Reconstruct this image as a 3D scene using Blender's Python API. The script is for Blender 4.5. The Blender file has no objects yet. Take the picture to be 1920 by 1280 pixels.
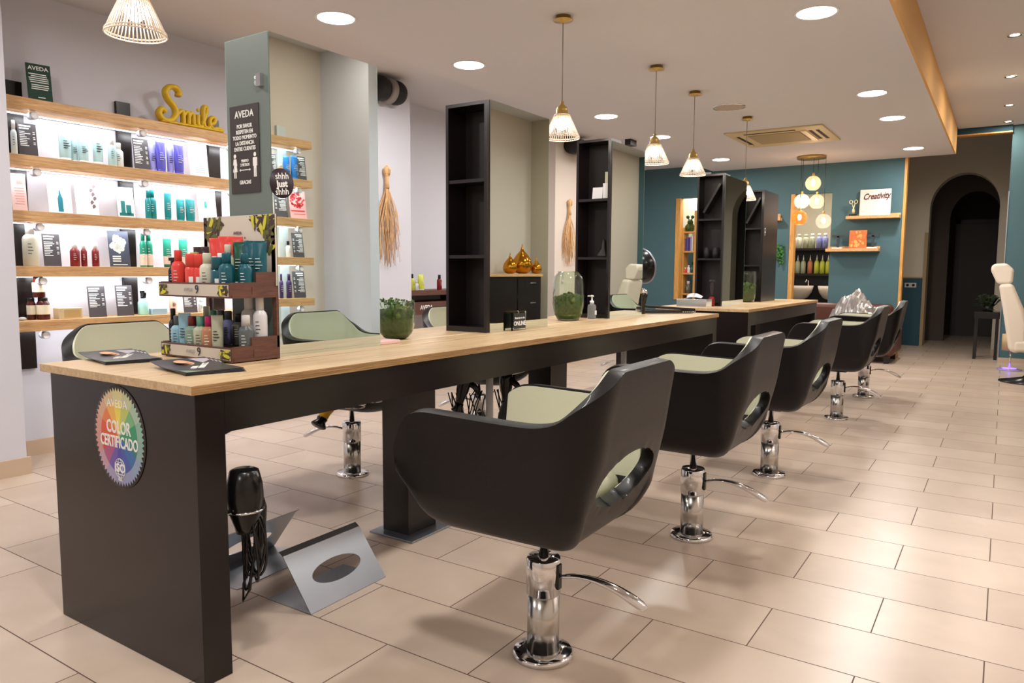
import bpy, bmesh, math, random
from mathutils import Vector, Matrix, Euler
random.seed(7)
PI = math.pi
S = bpy.context.scene
C = S.collection

# ---------------------------------------------------------------- camera
cam = bpy.data.cameras.new('camera'); camo = bpy.data.objects.new('camera', cam); C.objects.link(camo)
cam.sensor_fit = 'HORIZONTAL'; cam.sensor_width = 36.0; cam.lens = 1386.34 / 1920 * 36.0
cam.clip_start = 0.02; cam.clip_end = 60
YAW, PIT, ROL = .585715, .09443, .005337
_cy, _sy = math.cos(YAW), math.sin(YAW)
fwd = Vector((-_sy * math.cos(PIT), _cy * math.cos(PIT), -math.sin(PIT)))
r0 = Vector((_cy, _sy, 0)); u0 = r0.cross(fwd)
rr = r0 * math.cos(ROL) + u0 * math.sin(ROL); uu = rr.cross(fwd)
M = Matrix((rr, uu, -fwd)).transposed().to_4x4(); M.translation = Vector((0, 0, 1.25))
camo.matrix_world = M
S.camera = camo

# ---------------------------------------------------------------- exposure, world
S.view_settings.view_transform = 'Standard'; S.view_settings.look = 'None'
S.view_settings.gamma = 1.0; S.view_settings.use_curve_mapping = False
S.view_settings.exposure = 0.24
w = bpy.data.worlds.new('world'); S.world = w; w.use_nodes = True
w.node_tree.nodes['Background'].inputs[0].default_value = (.75, .8, .9, 1)
w.node_tree.nodes['Background'].inputs[1].default_value = 0.05

DOWN_W = 13.0      # watts per ceiling panel light
STRIP_W = 6.5
PEND_W = 5.0
SPOT_W = 4.5

# ---------------------------------------------------------------- materials
MATS = {}
def lin(c):
    return tuple(((v / 255) / 12.92 if v / 255 <= .04045 else ((v / 255 + .055) / 1.055) ** 2.4) for v in c) + (1,)
def mat(name, rgb=(128, 128, 128), rough=.5, metal=0., trans=0., ior=1.45, emit=0., bump=0., bscale=200., coat=0., noise=0., nscale=8., alpha=1.):
    if name in MATS: return MATS[name]
    m = bpy.data.materials.new(name); m.use_nodes = True; MATS[name] = m
    nt = m.node_tree; b = nt.nodes['Principled BSDF']
    col = lin(rgb)
    b.inputs['Base Color'].default_value = col
    b.inputs['Roughness'].default_value = rough; b.inputs['Metallic'].default_value = metal
    b.inputs['Transmission Weight'].default_value = trans; b.inputs['IOR'].default_value = ior
    b.inputs['Coat Weight'].default_value = coat; b.inputs['Alpha'].default_value = alpha
    if emit:
        b.inputs['Emission Color'].default_value = col; b.inputs['Emission Strength'].default_value = emit
    if noise or bump:
        tc = nt.nodes.new('ShaderNodeTexCoord')
    if noise:
        n = nt.nodes.new('ShaderNodeTexNoise'); n.inputs['Scale'].default_value = nscale; n.inputs['Detail'].default_value = 5
        nt.links.new(tc.outputs['Object'], n.inputs['Vector'])
        mx = nt.nodes.new('ShaderNodeMix'); mx.data_type = 'RGBA'
        mx.inputs['A'].default_value = tuple(v * (1 - noise) for v in col[:3]) + (1,)
        mx.inputs['B'].default_value = tuple(min(1, v * (1 + noise)) for v in col[:3]) + (1,)
        nt.links.new(n.outputs['Fac'], mx.inputs['Factor']); nt.links.new(mx.outputs['Result'], b.inputs['Base Color'])
    if bump:
        n2 = nt.nodes.new('ShaderNodeTexNoise'); n2.inputs['Scale'].default_value = bscale; n2.inputs['Detail'].default_value = 3
        nt.links.new(tc.outputs['Object'], n2.inputs['Vector'])
        bp = nt.nodes.new('ShaderNodeBump'); bp.inputs['Strength'].default_value = bump; bp.inputs['Distance'].default_value = .002
        nt.links.new(n2.outputs['Fac'], bp.inputs['Height']); nt.links.new(bp.outputs['Normal'], b.inputs['Normal'])
    return m

def wood(name, dark, light, scale=(9, .9, 9), rough=.45, bump=.15):
    if name in MATS: return MATS[name]
    m = bpy.data.materials.new(name); m.use_nodes = True; MATS[name] = m
    nt = m.node_tree; L = nt.links; b = nt.nodes['Principled BSDF']
    tc = nt.nodes.new('ShaderNodeTexCoord'); mp = nt.nodes.new('ShaderNodeMapping'); mp.inputs['Scale'].default_value = scale
    L.new(tc.outputs['Object'], mp.inputs['Vector'])
    n = nt.nodes.new('ShaderNodeTexNoise'); n.inputs['Scale'].default_value = 3.0; n.inputs['Detail'].default_value = 8; n.inputs['Roughness'].default_value = .62; n.inputs['Distortion'].default_value = 1.2
    L.new(mp.outputs['Vector'], n.inputs['Vector'])
    n2 = nt.nodes.new('ShaderNodeTexNoise'); n2.inputs['Scale'].default_value = 22; n2.inputs['Detail'].default_value = 3
    L.new(mp.outputs['Vector'], n2.inputs['Vector'])
    ad = nt.nodes.new('ShaderNodeMath'); ad.operation = 'MULTIPLY_ADD'; ad.inputs[1].default_value = .35
    L.new(n2.outputs['Fac'], ad.inputs[0]); L.new(n.outputs['Fac'], ad.inputs[2])
    cr = nt.nodes.new('ShaderNodeValToRGB'); cr.color_ramp.elements[0].position = .48; cr.color_ramp.elements[1].position = .86
    cr.color_ramp.elements[0].color = lin(dark); cr.color_ramp.elements[1].color = lin(light)
    L.new(ad.outputs[0], cr.inputs['Fac']); L.new(cr.outputs['Color'], b.inputs['Base Color'])
    b.inputs['Roughness'].default_value = rough
    bp = nt.nodes.new('ShaderNodeBump'); bp.inputs['Strength'].default_value = bump; bp.inputs['Distance'].default_value = .002
    L.new(ad.outputs[0], bp.inputs['Height']); L.new(bp.outputs['Normal'], b.inputs['Normal'])
    return m

def tile_material():
    m = bpy.data.materials.new('floor_tiles'); m.use_nodes = True
    nt = m.node_tree; L = nt.links; b = nt.nodes['Principled BSDF']
    tc = nt.nodes.new('ShaderNodeTexCoord'); mp = nt.nodes.new('ShaderNodeMapping'); mp.inputs['Location'].default_value = (-.015, -2.09, 0)
    L.new(tc.outputs['Object'], mp.inputs['Vector'])
    br = nt.nodes.new('ShaderNodeTexBrick'); br.offset = .5; br.offset_frequency = 2; br.squash = 1
    br.inputs['Scale'].default_value = 1; br.inputs['Brick Width'].default_value = .67; br.inputs['Row Height'].default_value = .335
    br.inputs['Mortar Size'].default_value = .0022; br.inputs['Mortar Smooth'].default_value = .1; br.inputs['Bias'].default_value = 0
    br.inputs['Color1'].default_value = lin((188, 169, 152)); br.inputs['Color2'].default_value = lin((199, 181, 164)); br.inputs['Mortar'].default_value = lin((86, 66, 56))
    L.new(mp.outputs['Vector'], br.inputs['Vector'])
    n = nt.nodes.new('ShaderNodeTexNoise'); n.inputs['Scale'].default_value = 3.5; n.inputs['Detail'].default_value = 7; n.inputs['Distortion'].default_value = .8
    L.new(tc.outputs['Object'], n.inputs['Vector'])
    cr = nt.nodes.new('ShaderNodeValToRGB'); cr.color_ramp.elements[0].position = .3; cr.color_ramp.elements[1].position = .7
    cr.color_ramp.elements[0].color = (.90, .88, .86, 1); cr.color_ramp.elements[1].color = (1, 1, 1, 1)
    L.new(n.outputs['Fac'], cr.inputs['Fac'])
    mx = nt.nodes.new('ShaderNodeMix'); mx.data_type = 'RGBA'; mx.blend_type = 'MULTIPLY'; mx.inputs['Factor'].default_value = 1
    L.new(br.outputs['Color'], mx.inputs['A']); L.new(cr.outputs['Color'], mx.inputs['B']); L.new(mx.outputs['Result'], b.inputs['Base Color'])
    ma = nt.nodes.new('ShaderNodeMath'); ma.operation = 'MULTIPLY_ADD'; ma.inputs[1].default_value = .4; ma.inputs[2].default_value = .30
    L.new(br.outputs['Fac'], ma.inputs[0]); L.new(ma.outputs[0], b.inputs['Roughness'])
    bp = nt.nodes.new('ShaderNodeBump'); bp.inputs['Strength'].default_value = .5; bp.inputs['Distance'].default_value = .002; bp.invert = True
    L.new(br.outputs['Fac'], bp.inputs['Height']); L.new(bp.outputs['Normal'], b.inputs['Normal'])
    return m

M_wall = mat('wall_paint_cool', (205, 205, 214), .85, bump=.1, bscale=120)
M_wallwarm = mat('wall_paint_warm', (208, 196, 184), .85, bump=.1, bscale=120)
M_back = mat('wall_paint_grey', (200, 192, 184), .8)
M_beige = mat('wall_paint_beige', (188, 178, 160), .85, bump=.1)
M_teal = mat('wall_paint_teal', (72, 104, 112), .75, bump=.1, noise=.06, nscale=3)
M_dteal = mat('wall_paint_deep_teal', (34, 68, 82), .75)
M_ceil = mat('ceiling_paint', (208, 206, 208), .9)
M_ochre = mat('ochre_fascia', (214, 168, 104), .8)
M_base = mat('skirting_tile', (196, 172, 148), .4)
M_dark = mat('espresso_laminate', (27, 20, 19), .27, noise=.18, nscale=3, bump=.05, bscale=90)
M_darkin = mat('espresso_laminate_matte', (27, 19, 19), .5)
M_oak = wood('oak_top', (178, 146, 104), (214, 188, 150), (14, .8, 14), .38)
M_oakedge = wood('oak_edge', (120, 86, 50), (186, 146, 98), (30, 1.2, 40), .5)
M_shelf = wood('shelf_oak', (178, 132, 84), (220, 178, 126), (20, 1.2, 20), .5)
M_post = wood('pine_post', (190, 134, 62), (220, 166, 92), (12, 12, 1.5), .5)
M_walnut = wood('walnut_display', (74, 44, 34), (104, 66, 52), (20, 2, 20), .5)
M_mirror = mat('mirror_glass', (212, 224, 220), .012, metal=1)
M_greenedge = mat('glass_edge', (150, 196, 180), .1)
M_chrome = mat('chrome', (225, 225, 228), .07, metal=1)
M_steel = mat('brushed_steel', (158, 164, 172), .34, metal=.85, noise=.05)
M_brass = mat('brass', (196, 164, 96), .28, metal=.9)
M_gold = mat('gold_glaze', (206, 140, 40), .12, metal=.9)
M_leather = mat('black_leather', (15, 12, 14), .42, bump=.25, bscale=260, coat=.05)
M_leather.node_tree.nodes['Principled BSDF'].inputs['Specular IOR Level'].default_value = .32
M_cream = mat('cream_leather', (196, 196, 172), .42, bump=.2, bscale=220)
M_white = mat('white_plastic', (232, 232, 234), .4)
M_offwhite = mat('offwhite_vinyl', (226, 214, 198), .45)
M_black = mat('black_plastic', (18, 17, 18), .22)
M_bmatte = mat('black_matte', (26, 24, 25), .6)
M_glow = mat('light_diffuser', (255, 250, 244), .5, emit=14)
M_bulb = mat('warm_bulb', (255, 240, 224), .5, emit=30)
M_filament = mat('filament_bulb', (255, 214, 166), .5, emit=40)
M_moss = mat('moss', (84, 102, 48), .9, noise=.7, nscale=60, bump=1, bscale=90)
M_moss2 = mat('dark_moss', (48, 72, 26), .9, noise=.5, nscale=60)
M_gglass = mat('green_glass', (236, 245, 234), .03, trans=1, ior=1.38)
M_clear = mat('clear_glass', (240, 246, 246), .02, trans=1, ior=1.3)
M_ink = mat('white_print', (236, 236, 232), .6)
M_darkink = mat('dark_print', (44, 42, 46), .6)
M_leaf = mat('leaf_green', (66, 104, 40), .6)
M_raffia = mat('raffia', (218, 176, 128), .8, noise=.2, nscale=30)

# ---------------------------------------------------------------- mesh helpers
class MB:
    def __init__(s): s.v = []; s.f = []; s.mi = []; s.cur = 0; s.sm = []
    def add(s, vs, fs, smooth=False, mtx=None):
        o = len(s.v)
        if mtx is not None: vs = [mtx @ Vector(v) for v in vs]
        s.v += [tuple(v) for v in vs]
        for f in fs: s.f.append([i + o for i in f]); s.mi.append(s.cur); s.sm.append(smooth)
        return s
    def box(s, x0, x1, y0, y1, z0, z1, mtx=None):
        vs = [(x0, y0, z0), (x1, y0, z0), (x1, y1, z0), (x0, y1, z0), (x0, y0, z1), (x1, y0, z1), (x1, y1, z1), (x0, y1, z1)]
        return s.add(vs, [(0, 3, 2, 1), (4, 5, 6, 7), (0, 1, 5, 4), (1, 2, 6, 5), (2, 3, 7, 6), (3, 0, 4, 7)], False, mtx)
    def lathe(s, prof, n=24, mtx=None, sx=1., sy=1., cap=True, smooth=True):
        vs = []; fs = []
        for r, z in prof:
            for k in range(n):
                a = 2 * PI * k / n; vs.append((r * math.cos(a) * sx, r * math.sin(a) * sy, z))
        for i in range(len(prof) - 1):
            for k in range(n):
                k2 = (k + 1) % n; fs.append((i * n + k, i * n + k2, (i + 1) * n + k2, (i + 1) * n + k))
        if cap:
            fs.append(tuple(range(n))[::-1]); fs.append(tuple((len(prof) - 1) * n + k for k in range(n)))
        return s.add(vs, fs, smooth, mtx)
    def tube(s, pts, r, n=8, closed=False, smooth=True, mtx=None):
        pts = [Vector(p) for p in pts]; N = len(pts); vs = []; fs = []
        up = Vector((0, 0, 1)); prev = None
        for i, p in enumerate(pts):
            a = pts[(i - 1) % N] if (closed or i > 0) else p
            b = pts[(i + 1) % N] if (closed or i < N - 1) else p
            t = (b - a).normalized()
            if prev is None:
                ref = up if abs(t.z) < .95 else Vector((1, 0, 0)); nx = t.cross(ref).normalized()
            else:
                nx = (prev - t * prev.dot(t))
                nx = nx.normalized() if nx.length > 1e-6 else t.cross(up).normalized()
            prev = nx; ny = t.cross(nx)
            R = r[i] if isinstance(r, (list, tuple)) else r
            for k in range(n):
                an = 2 * PI * k / n; vs.append(p + (nx * math.cos(an) + ny * math.sin(an)) * R)
        m = N if closed else N - 1
        for i in range(m):
            for k in range(n):
                k2 = (k + 1) % n; j = (i + 1) % N
                fs.append((i * n + k, j * n + k, j * n + k2, i * n + k2))
        if not closed: fs.append(tuple(range(n))); fs.append(tuple((N - 1) * n + k for k in range(n))[::-1])
        return s.add(vs, fs, smooth, mtx)
    def prism(s, outline, z0, z1, mtx=None, smooth=False):
        n = len(outline); vs = [(x, y, z0) for x, y in outline] + [(x, y, z1) for x, y in outline]
        fs = [tuple(range(n))[::-1], tuple(range(n, 2 * n))] + [(k, (k + 1) % n, n + (k + 1) % n, n + k) for k in range(n)]
        return s.add(vs, fs, smooth, mtx)
    def sphere(s, c, r, n=16, m=10, sz=1., noise=0.):
        prof = [(max(1e-4, r * math.sin(PI * i / m)), -r * sz * math.cos(PI * i / m)) for i in range(m + 1)]
        o = len(s.v); s.lathe(prof, n, Matrix.Translation(c), cap=False)
        if noise:
            for i in range(o, len(s.v)):
                k = 1 + random.uniform(-noise, noise)
                s.v[i] = tuple(c[j] + (s.v[i][j] - c[j]) * k for j in range(3))
        return s
    def text(s, body, size, mtx, bold=0., depth=.0006, font_sp=1., align='CENTER', shear=0.):
        cu = bpy.data.curves.new('t', 'FONT'); cu.body = body; cu.size = size; cu.align_x = align; cu.align_y = 'CENTER'
        cu.offset = bold * size; cu.resolution_u = 3; cu.space_character = font_sp; cu.shear = shear; cu.extrude = depth; cu.space_line = .95
        ob = bpy.data.objects.new('t', cu); C.objects.link(ob)
        dg = bpy.context.evaluated_depsgraph_get(); me = ob.evaluated_get(dg).to_mesh()
        s.add([v.co.copy() for v in me.vertices], [tuple(p.vertices) for p in me.polygons], False, mtx)
        ob.evaluated_get(dg).to_mesh_clear(); bpy.data.objects.remove(ob); bpy.data.curves.remove(cu)
        return s
    def obj(s, name, mats, parent=None, loc=(0, 0, 0), bevel=0., subsurf=0, segs=2, rot=None):
        me = bpy.data.meshes.new(name); me.from_pydata(s.v, [], s.f)
        if not isinstance(mats, (list, tuple)): mats = [mats]
        for m in mats: me.materials.append(m)
        for p, mi, sm in zip(me.polygons, s.mi, s.sm): p.material_index = mi; p.use_smooth = sm
        me.update()
        o = bpy.data.objects.new(name, me); C.objects.link(o); o.location = loc
        if rot: o.rotation_euler = rot
        if parent is not None: o.parent = parent
        if bevel:
            b = o.modifiers.new('b', 'BEVEL'); b.width = bevel; b.segments = segs; b.limit_method = 'ANGLE'; b.angle_limit = math.radians(40)
            for p in me.polygons: p.use_smooth = True
            b.harden_normals = True
        if subsurf:
            b = o.modifiers.new('s', 'SUBSURF'); b.levels = subsurf; b.render_levels = subsurf
        return o

def tag(o, label=None, cat=None, group=None, kind=None):
    if label: o['label'] = label
    if cat: o['category'] = cat
    if group: o['group'] = group
    if kind: o['kind'] = kind
    return o
def thing(name, label, cat, loc=(0, 0, 0), rz=0, group=None):
    o = bpy.data.objects.new(name, None); C.objects.link(o); o.location = loc; o.rotation_euler = (0, 0, rz); o.empty_display_size = .05
    return tag(o, label, cat, group)
def dup(root, loc, rz, label, group=None):
    r = root.copy(); C.objects.link(r); r.location = loc; r.rotation_euler = (0, 0, rz); r['label'] = label
    if group: r['group'] = group
    for ch in list(root.children):
        c = ch.copy(); C.objects.link(c); c.parent = r
        for g in list(ch.children):
            d = g.copy(); C.objects.link(d); d.parent = c
    return r
def struct(name, mb, m, **k):
    o = mb.obj(name, m, **k); o['kind'] = 'structure'; return o
def one(name, mb, m, label, cat, loc=(0, 0, 0), group=None, **k):
    return tag(mb.obj(name, m, None, loc, **k), label, cat, group)
def T(x, y, z): return Matrix.Translation((x, y, z))
def RX(a): return Matrix.Rotation(a, 4, 'X')
def RY(a): return Matrix.Rotation(a, 4, 'Y')
def RZ(a): return Matrix.Rotation(a, 4, 'Z')
FRONT = RX(PI / 2)                      # text upright, read by a viewer looking along +Y
LEFTW = RZ(PI / 2) @ RX(PI / 2)         # text upright, read by a viewer looking along -X

def area(name, loc, power, size, color=(1, .95, .88), rot=(0, 0, 0), size_y=None, parent=None, spread=PI):
    l = bpy.data.lights.new(name, 'AREA'); l.energy = power; l.color = color
    if size_y: l.shape = 'RECTANGLE'; l.size = size; l.size_y = size_y
    else: l.shape = 'DISK'; l.size = size
    l.spread = spread
    o = bpy.data.objects.new(name, l); C.objects.link(o); o.location = loc; o.rotation_euler = rot
    if parent: o.parent = parent
    return o
def point(name, loc, power, r=.03, color=(1, .8, .6), parent=None):
    l = bpy.data.lights.new(name, 'POINT'); l.energy = power; l.color = color; l.shadow_soft_size = r
    o = bpy.data.objects.new(name, l); C.objects.link(o); o.location = loc
    if parent: o.parent = parent
    return o

# ---------------------------------------------------------------- ceiling panel lights
ZC, ZL, ZR = 2.924, 3.03, 3.30
def downlight(x, y, label, first=[None]):
    if first[0] is None:
        t = thing('ceiling_light', label, 'ceiling light', (x, y, ZC), 0, 'round panel lights in the ceiling')
        MB().lathe([(.122, -.004), (.135, -.006), (.138, 0), (.122, 0)], 40, cap=False).obj('trim_ring', M_white, t)
        MB().lathe([(.002, -.0035), (.121, -.0035)], 40, cap=False).obj('diffuser', M_glow, t)
        first[0] = t; o = t
    else: o = dup(first[0], (x, y, ZC), 0, label)
    area('panel_lamp', (0, 0, -.012), DOWN_W, .24, (1, .965, .93), parent=o)
    return o
DL = [(-3.81, 3.60, 'round ceiling light nearest the camera in the left row, above the tall end mirror'), (-3.74, 4.98, 'second round ceiling light of the left row, between the first two mirrors'),
      (-3.69, 7.38, 'third round ceiling light of the left row, right of the long pendant cord'), (-3.67, 8.85, 'fourth round ceiling light of the left row, just above a pendant shade'),
      (-3.62, 11.06, 'farthest round ceiling light of the left row, near the teal wall'), (-1.11, 5.21, 'round ceiling light nearest the camera in the right row by the ochre fascia'),
      (-1.13, 7.77, 'second round ceiling light of the right row by the ochre fascia'), (-1.11, 9.10, 'third round ceiling light of the right row by the ochre fascia'),
      (-1.12, 11.42, 'farthest round ceiling light of the right row by the ochre fascia')]
for x, y, l in DL: downlight(x, y, l)
for x, y, l in [(-1.12, 3.3, 'round ceiling light above the first chair'), (-1.12, .9, 'round ceiling light beside the camera'), (-3.8, 1.2, 'round ceiling light before the long desk on the left'),
                (-1.12, -1.4, 'round ceiling light behind the camera on the right'), (-3.8, -1.2, 'round ceiling light behind the camera on the left')]: downlight(x, y, l)

# ---------------------------------------------------------------- room shell
struct('floor', MB().box(-5.6, 1.3, -2.7, 18, -.1, 0), tile_material())
cl = MB().box(-4.15, -.69, -2.7, 12.27, ZC, ZC + .4)
struct('ceiling', cl, M_ceil)
cl = MB().box(-5.6, -4.15, -2.7, 12.27, ZL, ZL + .3)
cl.box(-.67, 1.3, -2.7, 12.53, ZR, ZR + .1)
cl.box(-5.6, -1.6, 12.39, 18, ZR + .01, ZR + .12); cl.box(-1.7, 1.3, 12.62, 18, 3.95, 4.05)
struct('ceiling', cl, M_ceil)
struct('trim_1', MB().box(-.69, -.67, -2.7, 12.27, ZC, ZR), M_ochre)
# left wall: niches between pillars
wl = MB().box(-5.5, -5.39, -2.7, 12.3, 0, ZL)
struct('wall_left', wl, M_wall)
struct('wall_pillar', MB().box(-5.39, -4.93, -2.7, 2.06, 0, ZL), M_wall)
struct('wall_pillar', MB().box(-5.39, -4.93, 4.85, 5.61, 0, ZL), M_wall)
struct('wall_pillar', MB().box(-5.39, -4.93, 8.43, 9.6, 0, ZL), M_wallwarm)
bb = MB().box(-5.39, -5.37, 2.06, 4.85, 0, .105).box(-5.39, -5.37, 5.61, 8.43, 0, .105).box(-5.39, -5.37, 9.6, 12.2, 0, .105)
for a, b in ((-2.7, 2.06), (4.85, 5.61), (8.43, 9.6)): bb.box(-4.93, -4.912, a, b + .018, 0, .105)
for y in (4.85, 8.43): bb.box(-5.37, -4.912, y - .018, y, 0, .105)
struct('baseboard_left', bb, M_base)
# right wall, out of the frame but reflected in the mirrors
struct('wall_right', MB().box(.90, 1.0, -2.7, 12.53, 0, ZR), M_wallwarm)
struct('wall_pillar', MB().box(.28, .90, 5.0, 5.7, 0, ZR), M_wall)
struct('wall_pillar', MB().box(.28, .90, 8.8, 9.9, 0, ZR), M_beige)
struct('baseboard_right', MB().box(.88, .90, -2.6, 5.0, 0, .105).box(.88, .90, 5.7, 8.8, 0, .105).box(.88, .90, 9.9, 12.53, 0, .105).box(.262, .28, 5.0, 5.7, 0, .105).box(.262, .28, 8.8, 9.9, 0, .105), M_base)
struct('wall_back', MB().box(-5.6, 1.3, -2.8, -2.7, 0, ZR + .1), M_back)
# teal end wall with two openings
YT = 12.27
tw = MB()
tw.box(-5.5, -4.773, YT, YT + .12, 0, ZR); tw.box(-4.35, -2.874, YT, YT + .12, 0, ZR); tw.box(-2.27, -1.30, YT, YT + .12, 0, ZR)
tw.box(-4.773, -4.35, YT, YT + .12, 0, .79); tw.box(-4.773, -4.35, YT, YT + .12, 2.51, ZR)
tw.box(-2.874, -2.27, YT, YT + .12, 0, .72); tw.box(-2.874, -2.27, YT, YT + .12, 2.48, ZR)
struct('wall_end', tw, M_teal)
struct('trim_2', MB().box(-4.773, -4.69, YT - .012, YT + .14, .78, 2.51), M_post, bevel=.003)
struct('trim_3', MB().box(-2.874, -2.81, YT - .012, YT + .14, .72, 2.48), M_post, bevel=.003)
struct('trim_4', MB().box(-1.30, -1.262, YT - .015, YT + .14, 0, ZR), M_post, bevel=.003)
struct('baseboard_end', MB().box(-2.3, -1.262, YT - .02, YT, 0, .07), M_base)
# rooms behind the openings
struct('wall_wash', MB().box(-3.3, -1.6, 14.45, 14.5, 0, ZR).box(-3.35, -3.3, YT + .12, 14.5, 0, ZR).box(-1.65, -1.58, YT + .3, 14.58, 0, ZR), mat('wall_paint_cream', (206, 200, 180), .8))
struct('wall_niche', MB().box(-5.2, -3.9, 13.0, 13.05, 1.62, ZR).box(-5.25, -5.2, YT + .12, 13.05, 0, ZR).box(-3.9, -3.85, YT + .12, 13.05, 0, ZR), mat('wall_paint_cream', ()))
struct('wall_niche', MB().box(-5.2, -3.9, 12.995, 13.05, 0, 1.62), M_teal)
# arched wall
def arch_outline(x0, x1, zs, za, n=24):
    cx = (x0 + x1) / 2; a = (x1 - x0) / 2; b = za - zs
    return [(x0, 0), (x0, zs)] + [(cx - a * math.cos(PI * k / n), zs + b * math.sin(PI * k / n)) for k in range(1, n)] + [(x1, zs), (x1, 0)]
def arch_wall(name, y0, y1, X0, X1, Z1, ax0, ax1, zs, za, m):
    mb = MB(); o = arch_outline(ax0, ax1, zs, za)
    for y in (y0, y1):
        mb.add([(X0, y, 0), (ax0, y, 0), (ax0, y, zs), (X0, y, zs)], [(0, 1, 2, 3)])
        mb.add([(ax1, y, 0), (X1, y, 0), (X1, y, zs), (ax1, y, zs)], [(0, 1, 2, 3)])
        top = o[1:-1]
        for (xa, za_), (xb, zb_) in zip(top[:-1], top[1:]):
            mb.add([(xa, y, za_), (xb, y, zb_), (xb, y, Z1), (xa, y, Z1)], [(0, 1, 2, 3)])
        mb.add([(X0, y, zs), (ax0, y, zs), (ax0, y, Z1), (X0, y, Z1)], [(0, 1, 2, 3)])
        mb.add([(ax1, y, zs), (X1, y, zs), (X1, y, Z1), (ax1, y, Z1)], [(0, 1, 2, 3)])
    for (xa, za_), (xb, zb_) in zip(o[:-1], o[1:]):
        mb.add([(xa, y0, za_), (xb, y0, zb_), (xb, y1, zb_), (xa, y1, za_)], [(0, 1, 2, 3)], True)
    return struct(name, mb, m)
arch_wall('wall_arch', 14.6, 14.95, -1.6, 1.3, 3.95, -1.13, -.13, 2.35, 2.93, M_beige)
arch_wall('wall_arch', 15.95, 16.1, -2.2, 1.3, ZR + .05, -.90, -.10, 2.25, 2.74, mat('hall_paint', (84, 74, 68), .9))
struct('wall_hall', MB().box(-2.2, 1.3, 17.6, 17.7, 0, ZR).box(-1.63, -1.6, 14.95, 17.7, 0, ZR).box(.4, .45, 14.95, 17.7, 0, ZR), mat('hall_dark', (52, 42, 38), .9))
dr = thing('door_1', None, None); dr['kind'] = 'structure'; dr.location = (-.42, 17.55, 0)
MB().box(-.38, .38, -.02, .04, 0, 2.25).obj('door_leaf', mat('dark_door', (46, 34, 28), .5), dr)
MB().box(-.46, -.38, -.05, .04, 0, 2.33).box(.38, .46, -.05, .04, 0, 2.33).box(-.46, .46, -.05, .04, 2.25, 2.33).obj('door_frame', mat('dark_doorframe', (32, 22, 20), .5), dr)
struct('wall_dado', MB().box(-1.58, -1.18, 14.585, 14.6, 0, 1.17), M_dteal)
struct('trim_5', MB().box(-1.18, -1.13, 14.575, 14.62, 0, 1.95), mat('pale_trim', (150, 128, 90), .6))
struct('trim_6', MB().box(-1.58, -1.18, 14.58, 14.6, 1.17, 1.19), mat('pale_trim', ()))
# blue wall on the right with header beam
struct('wall_blue', MB().box(-.02, 1.3, 12.53, 12.65, 0, ZR), M_teal)
struct('trim_7', MB().box(-1.262, -.02, 12.47, 12.6, 3.215, 3.95), M_dteal)
struct('trim_8', MB().box(-1.262, -.02, 12.46, 12.61, 3.198, 3.215), M_post)
struct('baseboard_blue', MB().box(-.02, .9, 12.515, 12.53, 0, .07), M_base)
struct('trim_9', MB().box(-.025, -.012, 12.52, 12.54, 0, 2.4), M_steel)

# ---------------------------------------------------------------- long desks
def desk(name, y0, y1, label, legs):
    t = thing(name, label, 'desk', (-2.385, y0, 0))
    L_ = y1 - y0
    top = MB().box(-.445, .46, 0, L_, .889, .917); top.obj('desk_top', M_oak, t, bevel=.002)
    e = MB()
    for k in range(4): e.box(.4585, .4612, .0, L_, .8893 + k * .007, .8950 + k * .007)
    e.obj('edge_banding', M_oakedge, t)
    MB().box(-.40, .452, .014, .112, 0, .889).obj('end_panel', M_dark, t, bevel=.002)
    MB().box(-.40, .452, L_ - .11, L_ - .02, 0, .889).obj('end_panel', M_dark, t, bevel=.002)
    MB().box(.412, .452, .112, L_ - .11, .762, .889).obj('apron', M_dark, t)
    MB().box(-.40, -.36, .112, L_ - .11, .762, .889).obj('apron', M_dark, t)
    MB().box(-.36, .412, .112, L_ - .11, .868, .889).obj('underside_board', M_darkin, t)
    for ly in legs:
        MB().box(-.045, .115, ly - y0, ly - y0 + .2, .01, .868).obj('leg', M_dark, t)
        MB().box(-.085, .185, ly - y0 - .055, ly - y0 + .255, 0, .010).obj('foot_plate', M_steel, t, bevel=.002)
    return t
d1 = desk('styling_desk', 1.24, 5.95, 'long oak topped styling desk with dark panels, nearest the camera', (2.55, 3.85))
d2 = desk('styling_desk', 6.80, 9.80, 'second oak topped styling desk standing behind the long one', (8.3,))
MB().box(-.012, .012, .6, 4.69, .917, .9176).obj('seam_strip', mat('pale_seam', (224, 198, 160), .5), d1)
MB().box(.17, .174, .08, 4.69, .917, .9174).obj('top_joint', mat('joint_line', (150, 116, 76), .6), d1)
for y in (3.35, 5.12):
    one('support_post', MB().lathe([(.034, 0), (.034, .01), (.021, .012), (.021, .867)], 20), M_white,
        'slim white post under the long desk, ' + ('nearer the camera behind the first chair' if y < 4 else 'farther one behind the second chair'), 'post', (-2.372 if y < 4 else -2.40, y if y < 4 else 5.17, 0), 'white posts under the desk')

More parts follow.
